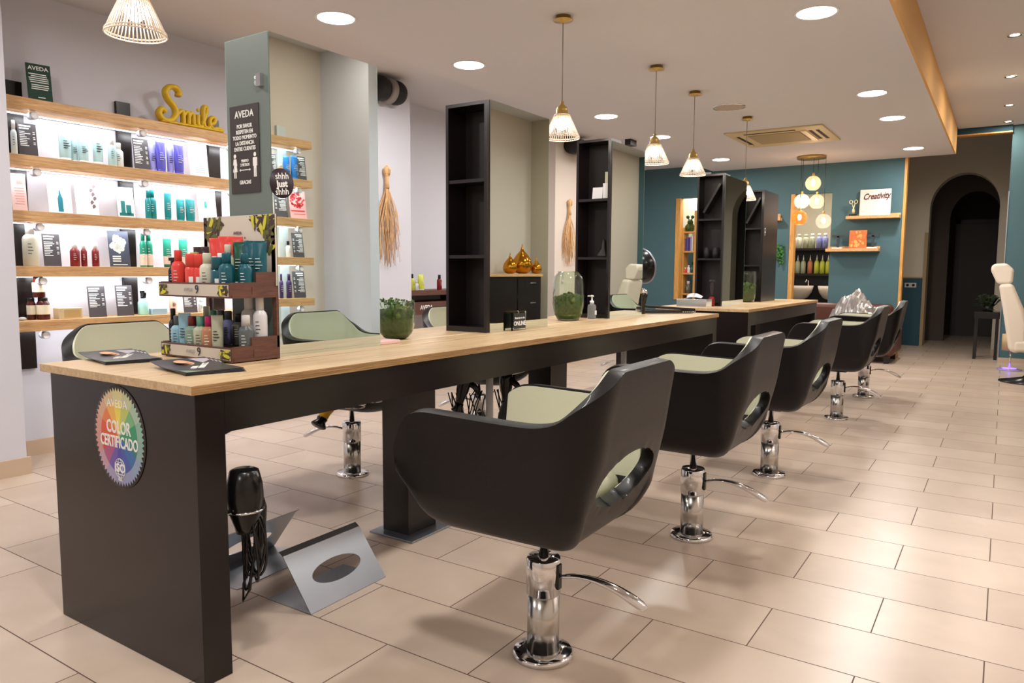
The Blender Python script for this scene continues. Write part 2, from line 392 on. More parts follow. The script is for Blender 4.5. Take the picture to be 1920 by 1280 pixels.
# certificate decal on the end panel
dc = thing('certificate_decal', 'oval rainbow coloured certificate sticker on the near end panel of the long desk', 'sticker', (-2.345, 1.2525, .712))
def fan(mb, r0_, r1_, a0, a1, y, z0=0, n=6, sx=.66, zoff=0):
    vs = []; 
    for k in range(n + 1):
        a = a0 + (a1 - a0) * k / n
        vs += [(r0_ * math.cos(a) * sx, y, r0_ * math.sin(a)), (r1_ * math.cos(a) * sx, y, r1_ * math.sin(a))]
    mb.add(vs, [(2 * k, 2 * k + 1, 2 * k + 3, 2 * k + 2) for k in range(n)])
mb = MB(); mb.lathe([(.168, 0), (.168, .001)], 60, RX(PI / 2), sx=.90, sy=1.); mb.obj('backing', mat('decal_edge', (58, 52, 52), .5), dc)
cols = [(232, 214, 90), (190, 200, 110), (120, 178, 130), (60, 150, 110), (50, 130, 120), (64, 110, 170), (70, 90, 170), (80, 78, 160), (110, 90, 170), (170, 90, 130), (200, 80, 70), (216, 92, 66), (224, 130, 80), (232, 180, 96)]
nC = len(cols)
mb = MB(); mats_ = []
for i, cc in enumerate(cols):
    a0 = PI / 2 - (i - .5) * 2 * PI / nC; a1 = PI / 2 - (i + .5) * 2 * PI / nC
    pale = tuple(int(c_ * .45 + 225 * .5) for c_ in cc)
    mats_ += [mat('decal_%d' % i, cc, .5), mat('decal_pale_%d' % i, pale, .5)]
    mb.cur = 2 * i + 1
    N_ = 4
    for k in range(N_):
        b0 = a0 + (a1 - a0) * k / N_; b1 = a0 + (a1 - a0) * (k + 1) / N_; bm = (b0 + b1) / 2
        mb.add([(.90 * .10 * math.cos(b0), -.0018, .10 * math.sin(b0)), (.90 * .148 * math.cos(b0), -.0018, .148 * math.sin(b0)), (.90 * .162 * math.cos(bm), -.0018, .162 * math.sin(bm)),
                (.90 * .148 * math.cos(b1), -.0018, .148 * math.sin(b1)), (.90 * .10 * math.cos(b1), -.0018, .10 * math.sin(b1))], [(0, 1, 2, 3, 4)])
    mb.cur = 2 * i; fan(mb, 0.001, .118, a0, a1, -.0024, sx=.90)
mb.obj('rosette', mats_, dc)
tx = MB(); tx.text('AVEDA', .036, T(-.002, -.003, .108) @ FRONT, .01, font_sp=1.05); tx.obj('brand_lettering', M_ink, dc); tx = MB()
tx.text('COLOR', .050, T(0, -.003, .030) @ FRONT @ Matrix.Diagonal((.82, 1.15, 1, 1)), .022); tx.text('CERTIFICADO', .044, T(0, -.003, -.018) @ FRONT @ Matrix.Diagonal((.80, 1.2, 1, 1)), .022)
tx.obj('title_lettering', M_ink, dc); tx = MB()
tx.text('ISO', .040, T(0, -.003, -.102) @ FRONT, .03)
tx.text('9001', .012, T(0, -.003, -.140) @ FRONT, .01)
for rx_ in (1., .45):
    tx.tube([(.030 * rx_ * math.cos(2 * PI * k / 28), -.003, -.102 + .032 * math.sin(2 * PI * k / 28)) for k in range(28) if True], .0011, 4, closed=True)
for dz in (-.02, .02): tx.tube([(-.024, -.003, -.102 + dz), (.024, -.003, -.102 + dz)], .001, 4)
tx.obj('globe_mark', M_ink, dc)

# ---------------------------------------------------------------- styling chair
def chair_grid():
    P_ = []   # (x, y, nx, ny, region s)
    hw = .312; xf = .36; xc = -.215; R = .095
    for k in range(15): P_.append((xf - (xf - xc) * k / 14, -hw, 0, 1, 'arm', xf - (xf - xc) * k / 14))
    for k in range(1, 7):
        a = -PI / 2 - (PI / 2) * k / 6; P_.append((xc + R * math.cos(a), -hw + R + R * math.sin(a), -math.cos(a), -math.sin(a), 'cor', k / 6))
    nb = 28
    for k in range(1, nb): P_.append((xc - R, (-hw + R) + (2 * hw - 2 * R) * k / nb, 1, 0, 'back', k / nb))
    for k in range(0, 6):
        a = PI - (PI / 2) * k / 6 ; P_.append((xc + R * math.cos(a), hw - R + R * math.sin(a), -math.cos(a), -math.sin(a), 'cor', 1 - k / 6))
    for k in range(15): P_.append((xc + (xf - xc) * k / 14, hw, 0, -1, 'arm', xc + (xf - xc) * k / 14))
    return P_
def sm(t): t = max(0, min(1, t)); return t * t * (3 - 2 * t)
def chair_surface(off=0., ztrim=0., zlow=False, tip=0.):
    P_ = chair_grid(); rows = []
    ts = [k / 28 for k in range(29)]
    pans = [] if zlow else [(.26, .445), (.20, .447), (.14, .452), (.09, .463), (.05, .486), (.024, .520)]
    grid = []
    for (x, y, nx, ny, reg, p) in P_:
        zt = .83; tipd = 0.; xback = 0.
        if reg == 'arm':
            d = .36 - p
            if d < .13: q = 1 - d / .13; tipd = 1 - math.sqrt(max(0, 1 - q * q)); zt = .83 - .125 * tipd
            zt += .008 * sm((p + .1) / .4)
            if p < -.15: zt = .83 + .016 * sm((-.15 - p) / .065)
        elif reg == 'cor': zt = .846 + .124 * p ** .85
        else:
            q = min(abs(p), abs(1 - p)) / .06; zt = .970 + .012 * min(1, q)
        zt -= ztrim
        tk = 0. if reg == 'arm' else (sm(p) if reg == 'cor' else 1.)
        col = []
        for ins, z in pans:
            z2 = z + .10 * tipd * (1 - ins / .5) + (.03 * tipd)
            xx = x + ins * (.8 * sm((.22 - p) / .435) if reg == 'arm' else .8); yy = y * (1 - ins / .312)
            xx += nx * (.034 + .04 * tk) ; yy += ny * (.034 + .04 * tk)
            if reg == 'arm' and tipd > 0: xx -= ins * .35 * tipd
            col.append((xx, yy, z2))
        zb = .575 + .065 * tipd - .035 * tk if not zlow else .50
        if zlow: zb = .53 + .09 * tipd
        for t in ts:
            z = zb + (zt - zb) * t
            slant = .034 * (1 - t) + tk * .051 * max(0, (.80 - z) / .26) ** 1.6   # lower edge tucks in
            lean = .016 * sm((z - .78) / .22) if reg != 'arm' else .016 * sm((z - .80) / .2) * sm((-.1 - p) / .12)
            topn = 0.
            if z > .83: topn = .07 * (z - .83) / .15   # back narrows upwards
            yy = y + ny * (slant + off); yy *= (1 - topn * 1.1 if reg != 'arm' else 1)
            xx = x + nx * (slant + off) - lean
            col.append((xx, yy, z))
        grid.append(col)
    return grid
def chair_mesh(grid, hole, name, mats, parent, thick, trim_tip=0):
    n = len(grid); m = len(grid[0]); vs = [v for c in grid for v in c]; rho = []
    for i, (x, y, z) in enumerate(vs):
        r = 9
        if x < -.2 and (i % m) >= m - 28:
            hy, hz = hole; r = math.hypot(y / hy, (z - .645) / hz)
            if .86 < r < 1.15:
                k = 1 / r; vs[i] = (x, y * k, .645 + (z - .645) * k); r = 1.0
        rho.append(r)
    fs = []
    for i in range(n - 1):
        for j in range(m - 1):
            q = (i * m + j, (i + 1) * m + j, (i + 1) * m + j + 1, i * m + j + 1)
            if min(rho[k] for k in q) < .99: continue
            if trim_tip and (i < trim_tip or i >= n - 1 - trim_tip): continue
            if all(abs(rho[k] - 1) < .01 for k in q): continue
            fs.append(q)
    mb = MB(); mb.add(vs, fs, True)
    o = mb.obj(name, mats, parent)
    bm = bmesh.new(); bm.from_mesh(o.data)
    bmesh.ops.delete(bm, geom=[v for v in bm.verts if not v.link_faces], context='VERTS'); bmesh.ops.remove_doubles(bm, verts=[v for v in bm.verts if v.is_boundary and v.co.x < -.2 and v.co.z < .76], dist=.0085); bmesh.ops.recalc_face_normals(bm, faces=bm.faces)
    bm.to_mesh(o.data); bm.free()
    # make the normals point outwards
    b = o.modifiers.new('s', 'SUBSURF'); b.levels = 1; b.render_levels = 1
    s_ = o.modifiers.new('t', 'SOLIDIFY'); s_.thickness = thick; s_.offset = 0; s_.use_even_offset = False
    b = o.modifiers.new('b', 'BEVEL'); b.width = .007; b.segments = 3; b.limit_method = 'ANGLE'; b.angle_limit = math.radians(74)
    return o
def make_chair(label, group):
    t = thing('styling_chair', label, 'chair', (0, 0, 0), PI, group)
    chair_mesh(chair_surface(.0), (.205, .080), 'shell', M_leather, t, .044)
    chair_mesh(chair_surface(.0265, .004, True), (.215, .087), 'lining', M_cream, t, .012, 1)
    MB().box(-.165, .345, -.245, .245, .50, .59).obj('seat_cushion', M_cream, t, bevel=.045, segs=4)
    MB().lathe([(.10, 0), (.10, .012), (.094, .02), (.0565, .021)], 40).obj('base_plate', M_chrome, t)
    MB().lathe([(.0525, .02), (.0525, .215)], 32).obj('pump_column', M_steel if False else mat('satin_chrome', (196, 194, 190), .2, metal=1), t)
    MB().lathe([(.0565, .213), (.0565, .325), (.052, .333), (.02, .334)], 32).obj('pump_collar', M_chrome, t)
    MB().lathe([(.0165, .33), (.0165, .41), (.024, .412), (.024, .44)], 20).obj('piston', M_chrome, t)
    MB().box(-.07, .07, -.06, .06, .414, .43).obj('seat_bracket', M_bmatte, t)
    pd = MB()
    path = [(-.055, 0, .275), (-.10, -.008, .288), (-.15, -.018, .289), (-.20, -.028, .280), (-.25, -.04, .262), (-.295, -.052, .236), (-.335, -.062, .210)]
    rad = [.012, .013, .016, .019, .022, .026, .020]
    o0 = len(pd.v); pd.tube(path, rad, 10)
    for i in range(o0, len(pd.v)):      # flatten the lever a little
        k = (i - o0) // 10; zc_ = path[k][2]; v = pd.v[i]; pd.v[i] = (v[0], v[1] * 1.0, zc_ + (v[2] - zc_) * .55)
    p_ = pd.obj('pump_pedal', M_chrome, t, subsurf=1)
    MB().sphere((-.318, -.058, .224), .014, 12, 8, .5).obj('pedal_pad', M_black, p_)
    MB().box(-.062, -.048, -.012, .012, .235, .318).obj('lever_slot', M_black, t, bevel=.003)
    return t
G = 'styling chairs'
ch = make_chair('black and cream styling chair nearest the camera, right side of the long desk', G)
ch.location = (-1.194, 1.993, 0); ch.rotation_euler = (0, 0, PI + .02)
for x, y, l, r in [(-1.175, 3.324, 'second black and cream styling chair from the camera on the right side', .0), (-1.153, 4.634, 'third black and cream styling chair from the camera on the right side', -.02),
                   (-1.143, 6.79, 'fourth black and cream styling chair, before the second desk', .0), (-1.134, 8.17, 'farthest black and cream styling chair on the right side, near the brown sofa', .03)]:
    dup(ch, (x, y, 0), PI + r, l)
for x, y, l, r in [(-3.42, 2.03, 'styling chair whose cream back shows above the magazines on the left side', 0), (-3.281, 3.176, 'left side styling chair with its chrome column visible under the desk', .1),
                   (-3.25, 4.45, 'left side styling chair behind the moss vase and dark column', .05), (-3.35, 7.4, 'left side styling chair at the second desk', 0)]:
    dup(ch, (x, y, 0), r, l)

# ---------------------------------------------------------------- mirrors and dark shelf towers
def tower(label, x0, x1, y0, depth, z1, shelves, back=True, diag=None):
    t = thing('shelf_tower', label, 'shelf', ((x0 + x1) / 2, y0, .917)); w_ = (x1 - x0) / 2; h = z1 - .917; k = .018
    MB().box(-w_, -w_ + k, 0, depth, 0, h).obj('side_panel', M_dark, t); MB().box(w_ - k, w_, 0, depth, 0, h).obj('side_panel', M_dark, t)
    MB().box(-w_ + k, w_ - k, 0, depth, h - k, h).obj('top_panel', M_dark, t); MB().box(-w_ + k, w_ - k, 0, depth, 0, .03).obj('bottom_panel', M_dark, t)
    if back: MB().box(-w_ + k, w_ - k, depth - .01, depth, .03, h - k).obj('back_panel', M_darkin, t)
    for z in shelves: MB().box(-w_ + k, w_ - k, .004, depth - .01, z - .917 - .018, z - .917).obj('shelf', M_dark, t)
    if diag:
        za, zb = diag[0] - .917, diag[1] - .917; a = math.atan2(zb - za, 2 * w_ - .06)
        MB().box(-.16, .16, .01, depth - .03, -.011, .011, T(.01, 0, (za + zb) / 2) @ RY(-a)).obj('diagonal_board', M_dark, t)
    return t
def mirror(label, x, y0, y1, z1, side=1):
    t = thing('wall_mirror', label, 'mirror', (x, (y0 + y1) / 2, .917)); L_ = (y1 - y0) / 2
    if side > 0: MB().box(-.006, 0, -L_, L_, 0, z1 - .917).obj('mirror_pane', M_mirror, t); MB().box(-.009, -.006, -L_, L_, 0, z1 - .917).obj('backing', M_bmatte, t)
    else: MB().box(0, .006, -L_, L_, 0, z1 - .917).obj('mirror_pane', M_mirror, t); MB().box(.006, .009, -L_, L_, 0, z1 - .917).obj('backing', M_bmatte, t)
    MB().box(-.006 * (side > 0), .006 * (side < 0), L_, L_ + .0015, 0, z1 - .917).obj('polished_edge', M_greenedge, t)
    return t
m1 = mirror('first large mirror above the long desk, with the round dark sticker', -2.305, 1.845, 2.41, 2.125)
mirror('mirror beside the first open dark tower, reflecting gold drop ornaments', -2.318, 3.275, 3.885, 2.155)
mirror('narrow mirror right of the second dark tower, reflecting a teal wall', -2.345, 4.80, 5.36, 2.165)
mirror('mirror on the second desk between its two dark towers', -2.325, 7.27, 7.98, 2.20)
for a, b, z, n in ((1.845, 2.41, 2.125, 'first'), (3.275, 3.885, 2.155, 'second'), (4.8, 5.36, 2.165, 'third')):
    pass
em = thing('end_pane', 'narrow grey green glass pane facing the camera, holding the black poster', 'glass pane', (-2.431, 1.84, .917))
MB().box(-.126, .124, 0, .006, 0, 1.205).obj('glass_pane', mat('frosted_pane', (104, 116, 110), .42), em)
MB().box(-.128, -.126, 0, .006, 0, 1.205).box(-.128, .124, 0, .006, 1.205, 1.207).obj('polished_edge', M_greenedge, em)
MB().box(.112, .124, .006, .05, 0, 1.205).obj('edge_strip', M_bmatte, em)
MB().lathe([(.018, 0), (.020, .004), (.018, .012), (.001, .014)], 20, T(.070, 0, 1.035) @ RX(PI / 2)).box(.075, .100, -.018, 0, 1.012, 1.058).obj('mirror_clip', M_chrome, em)
tower('first tall dark open shelf tower, standing on the long desk', -2.60, -2.322, 3.25, .17, 2.15, (1.745, 1.338))
tower('second tall dark open shelf tower on the long desk, holding pale boxes', -2.62, -2.350, 4.78, .17, 2.185, (1.77, 1.356))
tower('third dark shelf tower, first on the second desk, with a slanted board', -2.60, -2.33, 7.25, .17, 2.215, (1.78, 1.39), True, (1.80, 2.16))
tb = tower('fourth dark shelf tower, farthest, with a wide dark side panel', -2.575, -2.33, 8.66, .17, 2.185, (1.76, 1.34), True, (1.78, 2.14))
MB().box(.1225, .132, 0, .62, 0, 1.268).obj('door_panel', M_dark, tb)
lg = MB().tube([(.1335, .07 + .022 * math.cos(2 * PI * k / 20), .80 + .045 * math.sin(2 * PI * k / 20)) for k in range(20)], .003, 6, closed=True)
lg.tube([(.1335, .06, .78), (.1335, .075, .81), (.1335, .085, .79)], .003, 6); lg.obj('emblem', M_chrome, tb)

# poster on the end mirror
po = thing('distance_poster', 'black poster asking clients to keep two metres apart, stuck on the end mirror', 'poster', (-2.450, 1.8375, 1.71))
MB().box(-.086, .086, -.001, .001, -.165, .165).obj('sheet', mat('poster_black', (50, 40, 38), .5), po)
tx = MB(); f_ = lambda x, z, sx=1, sz=1: T(x, -.0018, z) @ FRONT @ Matrix.Diagonal((sx, sz, 1, 1))
tx.text('AVEDA', .034, f_(.002, .130, 1, 1.1), .012, font_sp=1.05)
for k, ln in enumerate(('POR FAVOR', 'RESPETEN EN', 'TODO MOMENTO', 'LA DISTANCIA', 'ENTRE CLIENTES')): tx.text(ln, .0178, f_(.002, .086 - .0212 * k, .95, 1.15), .022)
for k, ln in enumerate(('MINIMO', '2 METROS')): tx.text(ln, .0132, f_(.0, -.044 - .015 * k, .9, 1.15), .02)
tx.text('GRACIAS', .0175, f_(.0, -.125, .95, 1.15), .022)
tx.obj('lettering', M_ink, po); tx = MB()
def pict(x, woman):
    tx.prism([(x + .0075 * math.cos(2 * PI * k / 16), -.0235 + .0085 * math.sin(2 * PI * k / 16)) for k in range(16)], .0004, .0012, T(0, -.0008, 0) @ RX(PI / 2))
    if woman: o = [(-.008, -.034), (.008, -.034), (.0125, -.060), (.009, -.060), (.0072, -.050), (.0135, -.083), (.0065, -.083), (.0065, -.107), (.0015, -.107), (.0015, -.083), (-.0015, -.083), (-.0015, -.107), (-.0065, -.107), (-.0065, -.083), (-.0135, -.083), (-.0072, -.050), (-.009, -.060), (-.0125, -.060)]
    else: o = [(-.0105, -.034), (.0105, -.034), (.0125, -.038), (.0125, -.066), (.0088, -.066), (.0088, -.043), (.0078, -.043), (.0078, -.107), (.0012, -.107), (.0012, -.075), (-.0012, -.075), (-.0012, -.107), (-.0078, -.107), (-.0078, -.043), (-.0088, -.043), (-.0088, -.066), (-.0125, -.066), (-.0125, -.038)]
    tx.prism([(x + a, b) for a, b in o], .0004, .0012, T(0, -.0008, 0) @ RX(PI / 2))
pict(-.060, True); pict(.060, False)
tx.prism([(-.034, -.078), (-.027, -.073), (-.027, -.0765), (.027, -.0765), (.027, -.073), (.034, -.078), (.027, -.083), (.027, -.0795), (-.027, -.0795), (-.027, -.083)], .0004, .0012, T(0, -.0008, 0) @ RX(PI / 2))
tx.obj('pictogram', M_ink, po)
st = thing('round_sticker', 'round dark sticker with white words on the first large mirror', 'sticker', (-2.304, 1.888, 1.578))
MB().lathe([(.056, 0), (.056, .0012)], 40, RY(PI / 2)).obj('disc', mat('sticker_plum', (48, 34, 44), .5), st)
tx = MB(); f2 = T(.002, 0, 0) @ RX(-.1) @ LEFTW
for k, (ln, b_) in enumerate((('shhh', .004), ('Just', .035), ('shhh', .004))): tx.text(ln, .034, T(.002, 0, .026 - .029 * k) @ RX(.12) @ LEFTW, b_)
tx.obj('lettering', M_ink, st)

# ---------------------------------------------------------------- retail shelving
SH = {1: 2.313, 2: 1.96, 3: 1.615, 4: 1.268, 5: .92}
def shelving(label, sgn, xw, ya, yb, levels, ups, pale=False):
    t = thing('retail_shelving', label, 'shelving', (xw, ya, 0)); L_ = yb - ya
    for i, z in enumerate(levels):
        s_ = MB().box(min(0, sgn * .25), max(0, sgn * .25), 0, L_, z - .068, z); o = s_.obj('shelf_board', M_shelf, t, bevel=.003)
        if i < 5:
            MB().box(min(sgn * .04, sgn * .06), max(sgn * .04, sgn * .06), .05, L_ - .05, z - .074, z - .068).obj('led_strip', mat('led_strip', (235, 242, 255), .5, emit=2.5), o)
    um = mat('pale_upright', (196, 204, 206), .4) if pale else M_dark
    for y in ups:
        u = MB().box(min(0, sgn * .03), max(0, sgn * .03), y - ya - .05, y - ya + .05, levels[-1] - .33, levels[0] + .135).obj('upright', um, t)
        for z in levels:
            MB().lathe([(.024, 0), (.024, .055)], 20, T(sgn * .17, y - ya + .03, z - .098) @ RY(PI / 2 * sgn)).obj('bracket_spotlight', mat('grey_lamp', (170, 172, 180), .4), t)
            MB().lathe([(.0, .0555), (.022, .0555), (.022, .057)], 20, T(sgn * .17, y - ya + .03, z - .098) @ RY(PI / 2 * sgn), cap=False).obj('lamp_face', M_white, t)
    return t
shelving('oak product shelves with dark uprights along the left wall', 1, -5.39, 2.10, 4.55, [SH[k] for k in (1, 2, 3, 4, 5)], (2.285, 2.998, 3.73, 4.45))
RS = [2.40, 2.055, 1.71, 1.365, 1.00]
shelving('oak product shelves on the right wall, seen in the first mirror', -1, .90, 3.0, 4.655, RS, (3.3, 4.5), True)
for i, z in enumerate([SH[k] for k in (1, 2, 3, 4, 5)]):
    area('shelf_strip_lamp', (-5.20, 3.32, z - .08), STRIP_W * (1. if i < 4 else .5), .03, (.93, .96, 1.), (0, .5, 0), 2.3)
for i, z in enumerate(RS): area('shelf_strip_lamp', (.70, 3.85, z - .078), STRIP_W * .8 * (1. if i < 4 else .5), .03, (.93, .97, 1.), (0, -.5, 0), 1.5)

# product kinds; every item is a thing of its own
COL = dict(pale=(214, 226, 228), white=(238, 238, 238), paleaqua=(176, 212, 218), lilac=(150, 150, 226), purple=(84, 80, 190), teal=(14, 132, 138), green=(30, 140, 116), beige=(222, 202, 186),
           cream=(206, 206, 186), redbrown=(120, 26, 32), amber=(72, 26, 16), black=(26, 22, 24), kraft=(206, 186, 148), aqua=(164, 222, 214), paleblue=(158, 190, 210), peach=(232, 196, 170), pebble=(220, 225, 230),
           orange=(222, 130, 70), blue=(30, 110, 180), darkpurple=(58, 38, 84), clear=(220, 225, 225), coral=(222, 70, 62), olive=(164, 170, 98), dgreen=(14, 84, 62), deepteal=(10, 84, 98), plum=(44, 30, 42), bark=(52, 30, 30),
           sage=(120, 146, 130), buff=(172, 176, 152), caramel=(170, 118, 84), magenta=(176, 20, 96), maroon=(110, 32, 34), skyblue=(138, 180, 196), smoke=(92, 94, 84), slate=(84, 92, 94), silver=(206, 206, 208), navy=(20, 24, 34),
           mint=(96, 160, 144), lime=(190, 196, 70), copper=(196, 124, 90), lavender=(140, 146, 200))
def PM(c): return mat('pack_' + c, COL[c], .32)
def bottle(nm, w, h, c, cap, label, cat, loc, rz=0, group=None, style='bottle'):
    t = thing(nm, label, cat, loc, rz, group); r = w / 2; ch_ = h * (.26 if style != 'tall' else .2)
    b = MB(); hb = h - ch_
    b.lathe([(r * .9, 0), (r, .004), (r, hb * .84), (r * .86, hb * .93), (r * .52, hb), (r * .5, hb + .004)], 20)
    b.obj('body', PM(c), t)
    MB().lathe([(r * .56, hb), (r * .56, h - .003), (r * .5, h)], 20).obj('cap', PM(cap), t)
    l = MB()
    for k in range(4): l.box(r + .0002, r + .0009, -r * .35, r * (.1 + .2 * ((k * 7) % 3) / 2), hb * (.68 - .1 * k), hb * (.68 - .1 * k) + h * .016)
    l.obj('printed_text', M_ink if sum(COL[c]) < 420 else M_darkink, t)
    return t
def tube_pack(nm, w, h, c, cap, label, cat, loc, rz=0, group=None, low=None):
    t = thing(nm, label, cat, loc, rz, group); N = 16; vs = []; fs = []; ch_ = h * .10
    L_ = [(0, .40, .40), (.06, .43, .41), (.3, .46, .36), (.6, .48, .26), (.85, .5, .12), (.93, .5, .03), (1., .5, .025)]
    b = MB(); b.cur = 0
    for i, (tt, ry, rx) in enumerate(L_):
        for k in range(N):
            a = 2 * PI * k / N; vs.append((rx * w * math.cos(a), ry * w * math.sin(a), ch_ + (h - ch_) * tt))
    for i in range(len(L_) - 1):
        for k in range(N): fs.append((i * N + k, i * N + (k + 1) % N, (i + 1) * N + (k + 1) % N, (i + 1) * N + k))
    fs.append(tuple((len(L_) - 1) * N + k for k in range(N)))
    b.add(vs, fs, True); 
    if low:
        for i_, f in enumerate(b.f):
            if b.v[f[0]][2] < ch_ + h * .30 and i_ < N * 2: b.mi[i_] = 1
    b.obj('body', [PM(c), PM(low or c)], t)
    MB().lathe([(.40 * w, 0), (.41 * w, ch_)], 18, sx=.95).obj('cap', PM(cap if not low else 'dgreen'), t)
    l = MB()
    for k in range(4): l.box(.30 * w, .47 * w - .055 * w * (4 - k) * .5, -w * .25, w * (.05 + .1 * (k % 3)), h * (.60 - .07 * k), h * (.60 - .07 * k) + h * .014)
    l.obj('printed_text', M_ink if sum(COL[c]) < 480 else M_darkink, t)
    return t
def card(nm, w, h, label, cat, loc, rz=0, kind='dark', group=None, tilt=.16):
    t = thing(nm, label, cat, loc, rz, group)
    bgs = dict(dark=(66, 62, 66), green_card=(28, 60, 48), palecard=(214, 222, 226), pinkcard=(236, 206, 202), whitecard_teal=(232, 236, 240), whitecard_flower=(234, 234, 236), whitecard_teal2=(226, 230, 232), whitecard_pink=(230, 234, 236), darkflower=(54, 60, 76), redposter=(232, 176, 176))
    mtx = RY(-tilt)
    MB().box(-.002, .002, -w / 2, w / 2, 0, h, mtx).obj('sheet', mat('sheet_' + kind, bgs[kind], .5), t)
    p = MB(); F = .0025; rnd = random.Random(int(h * 1e4) + int(w * 1e4))
    def strip(a, b, z, th): p.box(F - .0004, F, a * w, b * w, z * h, (z + th) * h, mtx)
    if kind == 'dark':
        strip(-.42, .2, .90, .045); strip(-.42, .1, .83, .035)
        n_ = 9 if h < .22 else 11
        for k in range(n_):
            z = .74 - k * .052
            strip(-.42, -.42 + rnd.uniform(.25, .6), z, .02)
            if k % 3 != 2: strip(.30, .42, z, .02)
        p.obj('printed_text', M_ink, t)
    elif kind == 'green_card':
        p.text('AVEDA', .036, mtx @ T(F, 0, h * .88) @ LEFTW, .012)
        for k in range(8): strip(-.42 + rnd.uniform(0, .12), .42 - rnd.uniform(0, .12), .72 - .052 * k - (.02 if k > 4 else 0), .022)
        strip(-.1, .2, .12, .02); p.obj('lettering', M_ink, t)
    elif kind == 'darkflower':
        for k in range(26):
            a = rnd.uniform(0, 6.28); q = rnd.uniform(0, .3); cy_, cz_ = (-.02 + q * math.cos(a)) * w * 1.2, h * (.62 + q * .8 * math.sin(a)); r_ = rnd.uniform(.008, .018)
            p.prism([(cy_ + r_ * math.cos(2 * PI * j / 7), cz_ + r_ * 1.2 * math.sin(2 * PI * j / 7)) for j in range(7)], F - .0003, F, mtx @ Matrix(((0, 0, 1, 0), (1, 0, 0, 0), (0, 1, 0, 0), (0, 0, 0, 1))))
        for k in range(3): strip(-.35, .05, .27 - k * .065, .035)
        strip(-.35, .35, .05, .02); p.obj('printed_flowers', mat('print_blossom', (206, 208, 196), .6), t)
    else:
        colr = dict(palecard=(140, 176, 190), pinkcard=(226, 140, 132), whitecard_teal=(20, 120, 140), whitecard_flower=(110, 96, 100), whitecard_teal2=(16, 110, 112), whitecard_pink=(40, 150, 140), redposter=(206, 50, 56))[kind]
        PZ = mtx @ Matrix(((0, 0, 1, 0), (1, 0, 0, 0), (0, 1, 0, 0), (0, 0, 0, 1)))
        if kind == 'whitecard_teal': p.prism([(-.1 * w, .05 * h), (.12 * w, .05 * h), (.12 * w, .40 * h), (.06 * w, .50 * h), (.03 * w, .62 * h), (-.02 * w, .62 * h), (-.04 * w, .50 * h), (-.1 * w, .40 * h)], F - .0003, F, PZ)
        elif kind == 'whitecard_teal2':
            for a, b, c_, d in ((-.3, -.05, .1, .55), (.0, .3, .1, .42), (-.42, .42, .06, .16)): strip(a, b, c_, d - c_)
        elif kind == 'redposter':
            for k in range(60):
                a = rnd.uniform(0, 6.28); q = math.sqrt(rnd.random()); cy_, cz_ = .42 * q * math.cos(a) * w, h * (.66 + q * .26 * math.sin(a)); r_ = rnd.uniform(.008, .014)
                p.prism([(cy_ + r_ * math.cos(2 * PI * j / 6), cz_ + r_ * math.sin(2 * PI * j / 6)) for j in range(6)], F - .0003, F, PZ)
            strip(-.4, .45, .26, .05); strip(-.4, .3, .16, .025)
        elif kind == 'whitecard_flower':
            for k in range(7): p.prism([(w * (.3 + .08 * math.sin(k * 2.1)) + .012 * math.cos(2 * PI * j / 6), h * (.9 - .11 * k) + .018 * math.sin(2 * PI * j / 6)) for j in range(6)][:5], F - .0003, F, PZ)
        elif kind == 'pinkcard':
            for k in range(7): strip(-.3 + .05 * (k % 3), .35, .60 - .07 * k, .018)
            strip(-.1, .3, .72, .12)
        elif kind == 'palecard':
            for k in range(7): strip(-.2, .3, .50 - .06 * k, .012)
        else: strip(-.15, 0, .45, .2); strip(.1, .4, .06, .08)
        p.obj('printed_picture', mat('print_' + kind, colr, .6), t)
        if kind in ('whitecard_teal', 'whitecard_flower', 'whitecard_pink', 'whitecard_teal2'):
            q_ = MB()
            for k in range(6): q_.box(F - .0004, F, -.4 * w, (-.1 + .08 * (k % 3)) * w if kind != 'whitecard_teal' else .4 * w, (.86 - .035 * k) * h, (.868 - .035 * k) * h, mtx)
            q_.obj('printed_text', mat('print_grey', (150, 156, 160), .6), t)
    return t
def carton(nm, w, d, h, c, label, cat, loc, rz=0, group=None, lbl=None):
    t = thing(nm, label, cat, loc, rz, group)
    MB().box(-d / 2, d / 2, -w / 2, w / 2, 0, h).obj('carton', PM(c), t, bevel=.002)
    if lbl: MB().box(d / 2, d / 2 + .0006, -w * .28, w * .42, h * .12, h * .85).obj('paper_label', mat('kraft_label', lbl, .6), t)
    return t
def amber_jar(w, h, label, loc):
    t = thing('amber_jar', label, 'jar', loc, 0, 'amber jars'); r = w / 2
    MB().lathe([(r * .95, 0), (r, .005), (r, h * .72), (r * .75, h * .84), (r * .7, h * .86)], 24).obj('body', mat('amber_glass', (74, 26, 14), .12), t)
    MB().lathe([(r * 1.003, h * .24), (r * 1.003, h * .66)], 24, cap=False).obj('paper_label', mat('cream_label', (226, 216, 190), .6), t)
    MB().lathe([(r * .74, h * .84), (r * .74, h - .003), (r * .68, h)], 24).obj('lid', M_black, t)
    return t
def spray_bottle(w, h, label, loc):
    t = thing('spray_bottle', label, 'spray bottle', loc); r = w / 2
    MB().lathe([(r * .9, 0), (r, .006), (r, h * .5), (r * .8, h * .6), (r * .4, h * .68), (r * .38, h * .72)], 24).obj('body', PM('aqua'), t)
    MB().lathe([(r * .42, h * .68), (r * .42, h * .80)], 16).box(-.012, .03, -.010, .010, h * .80, h * .93).box(-.02, .012, -.009, .009, h * .90, h * 1.0).box(.022, .032, -.006, .006, h * .70, h * .86, ).obj('trigger_head', M_black, t)
    return t
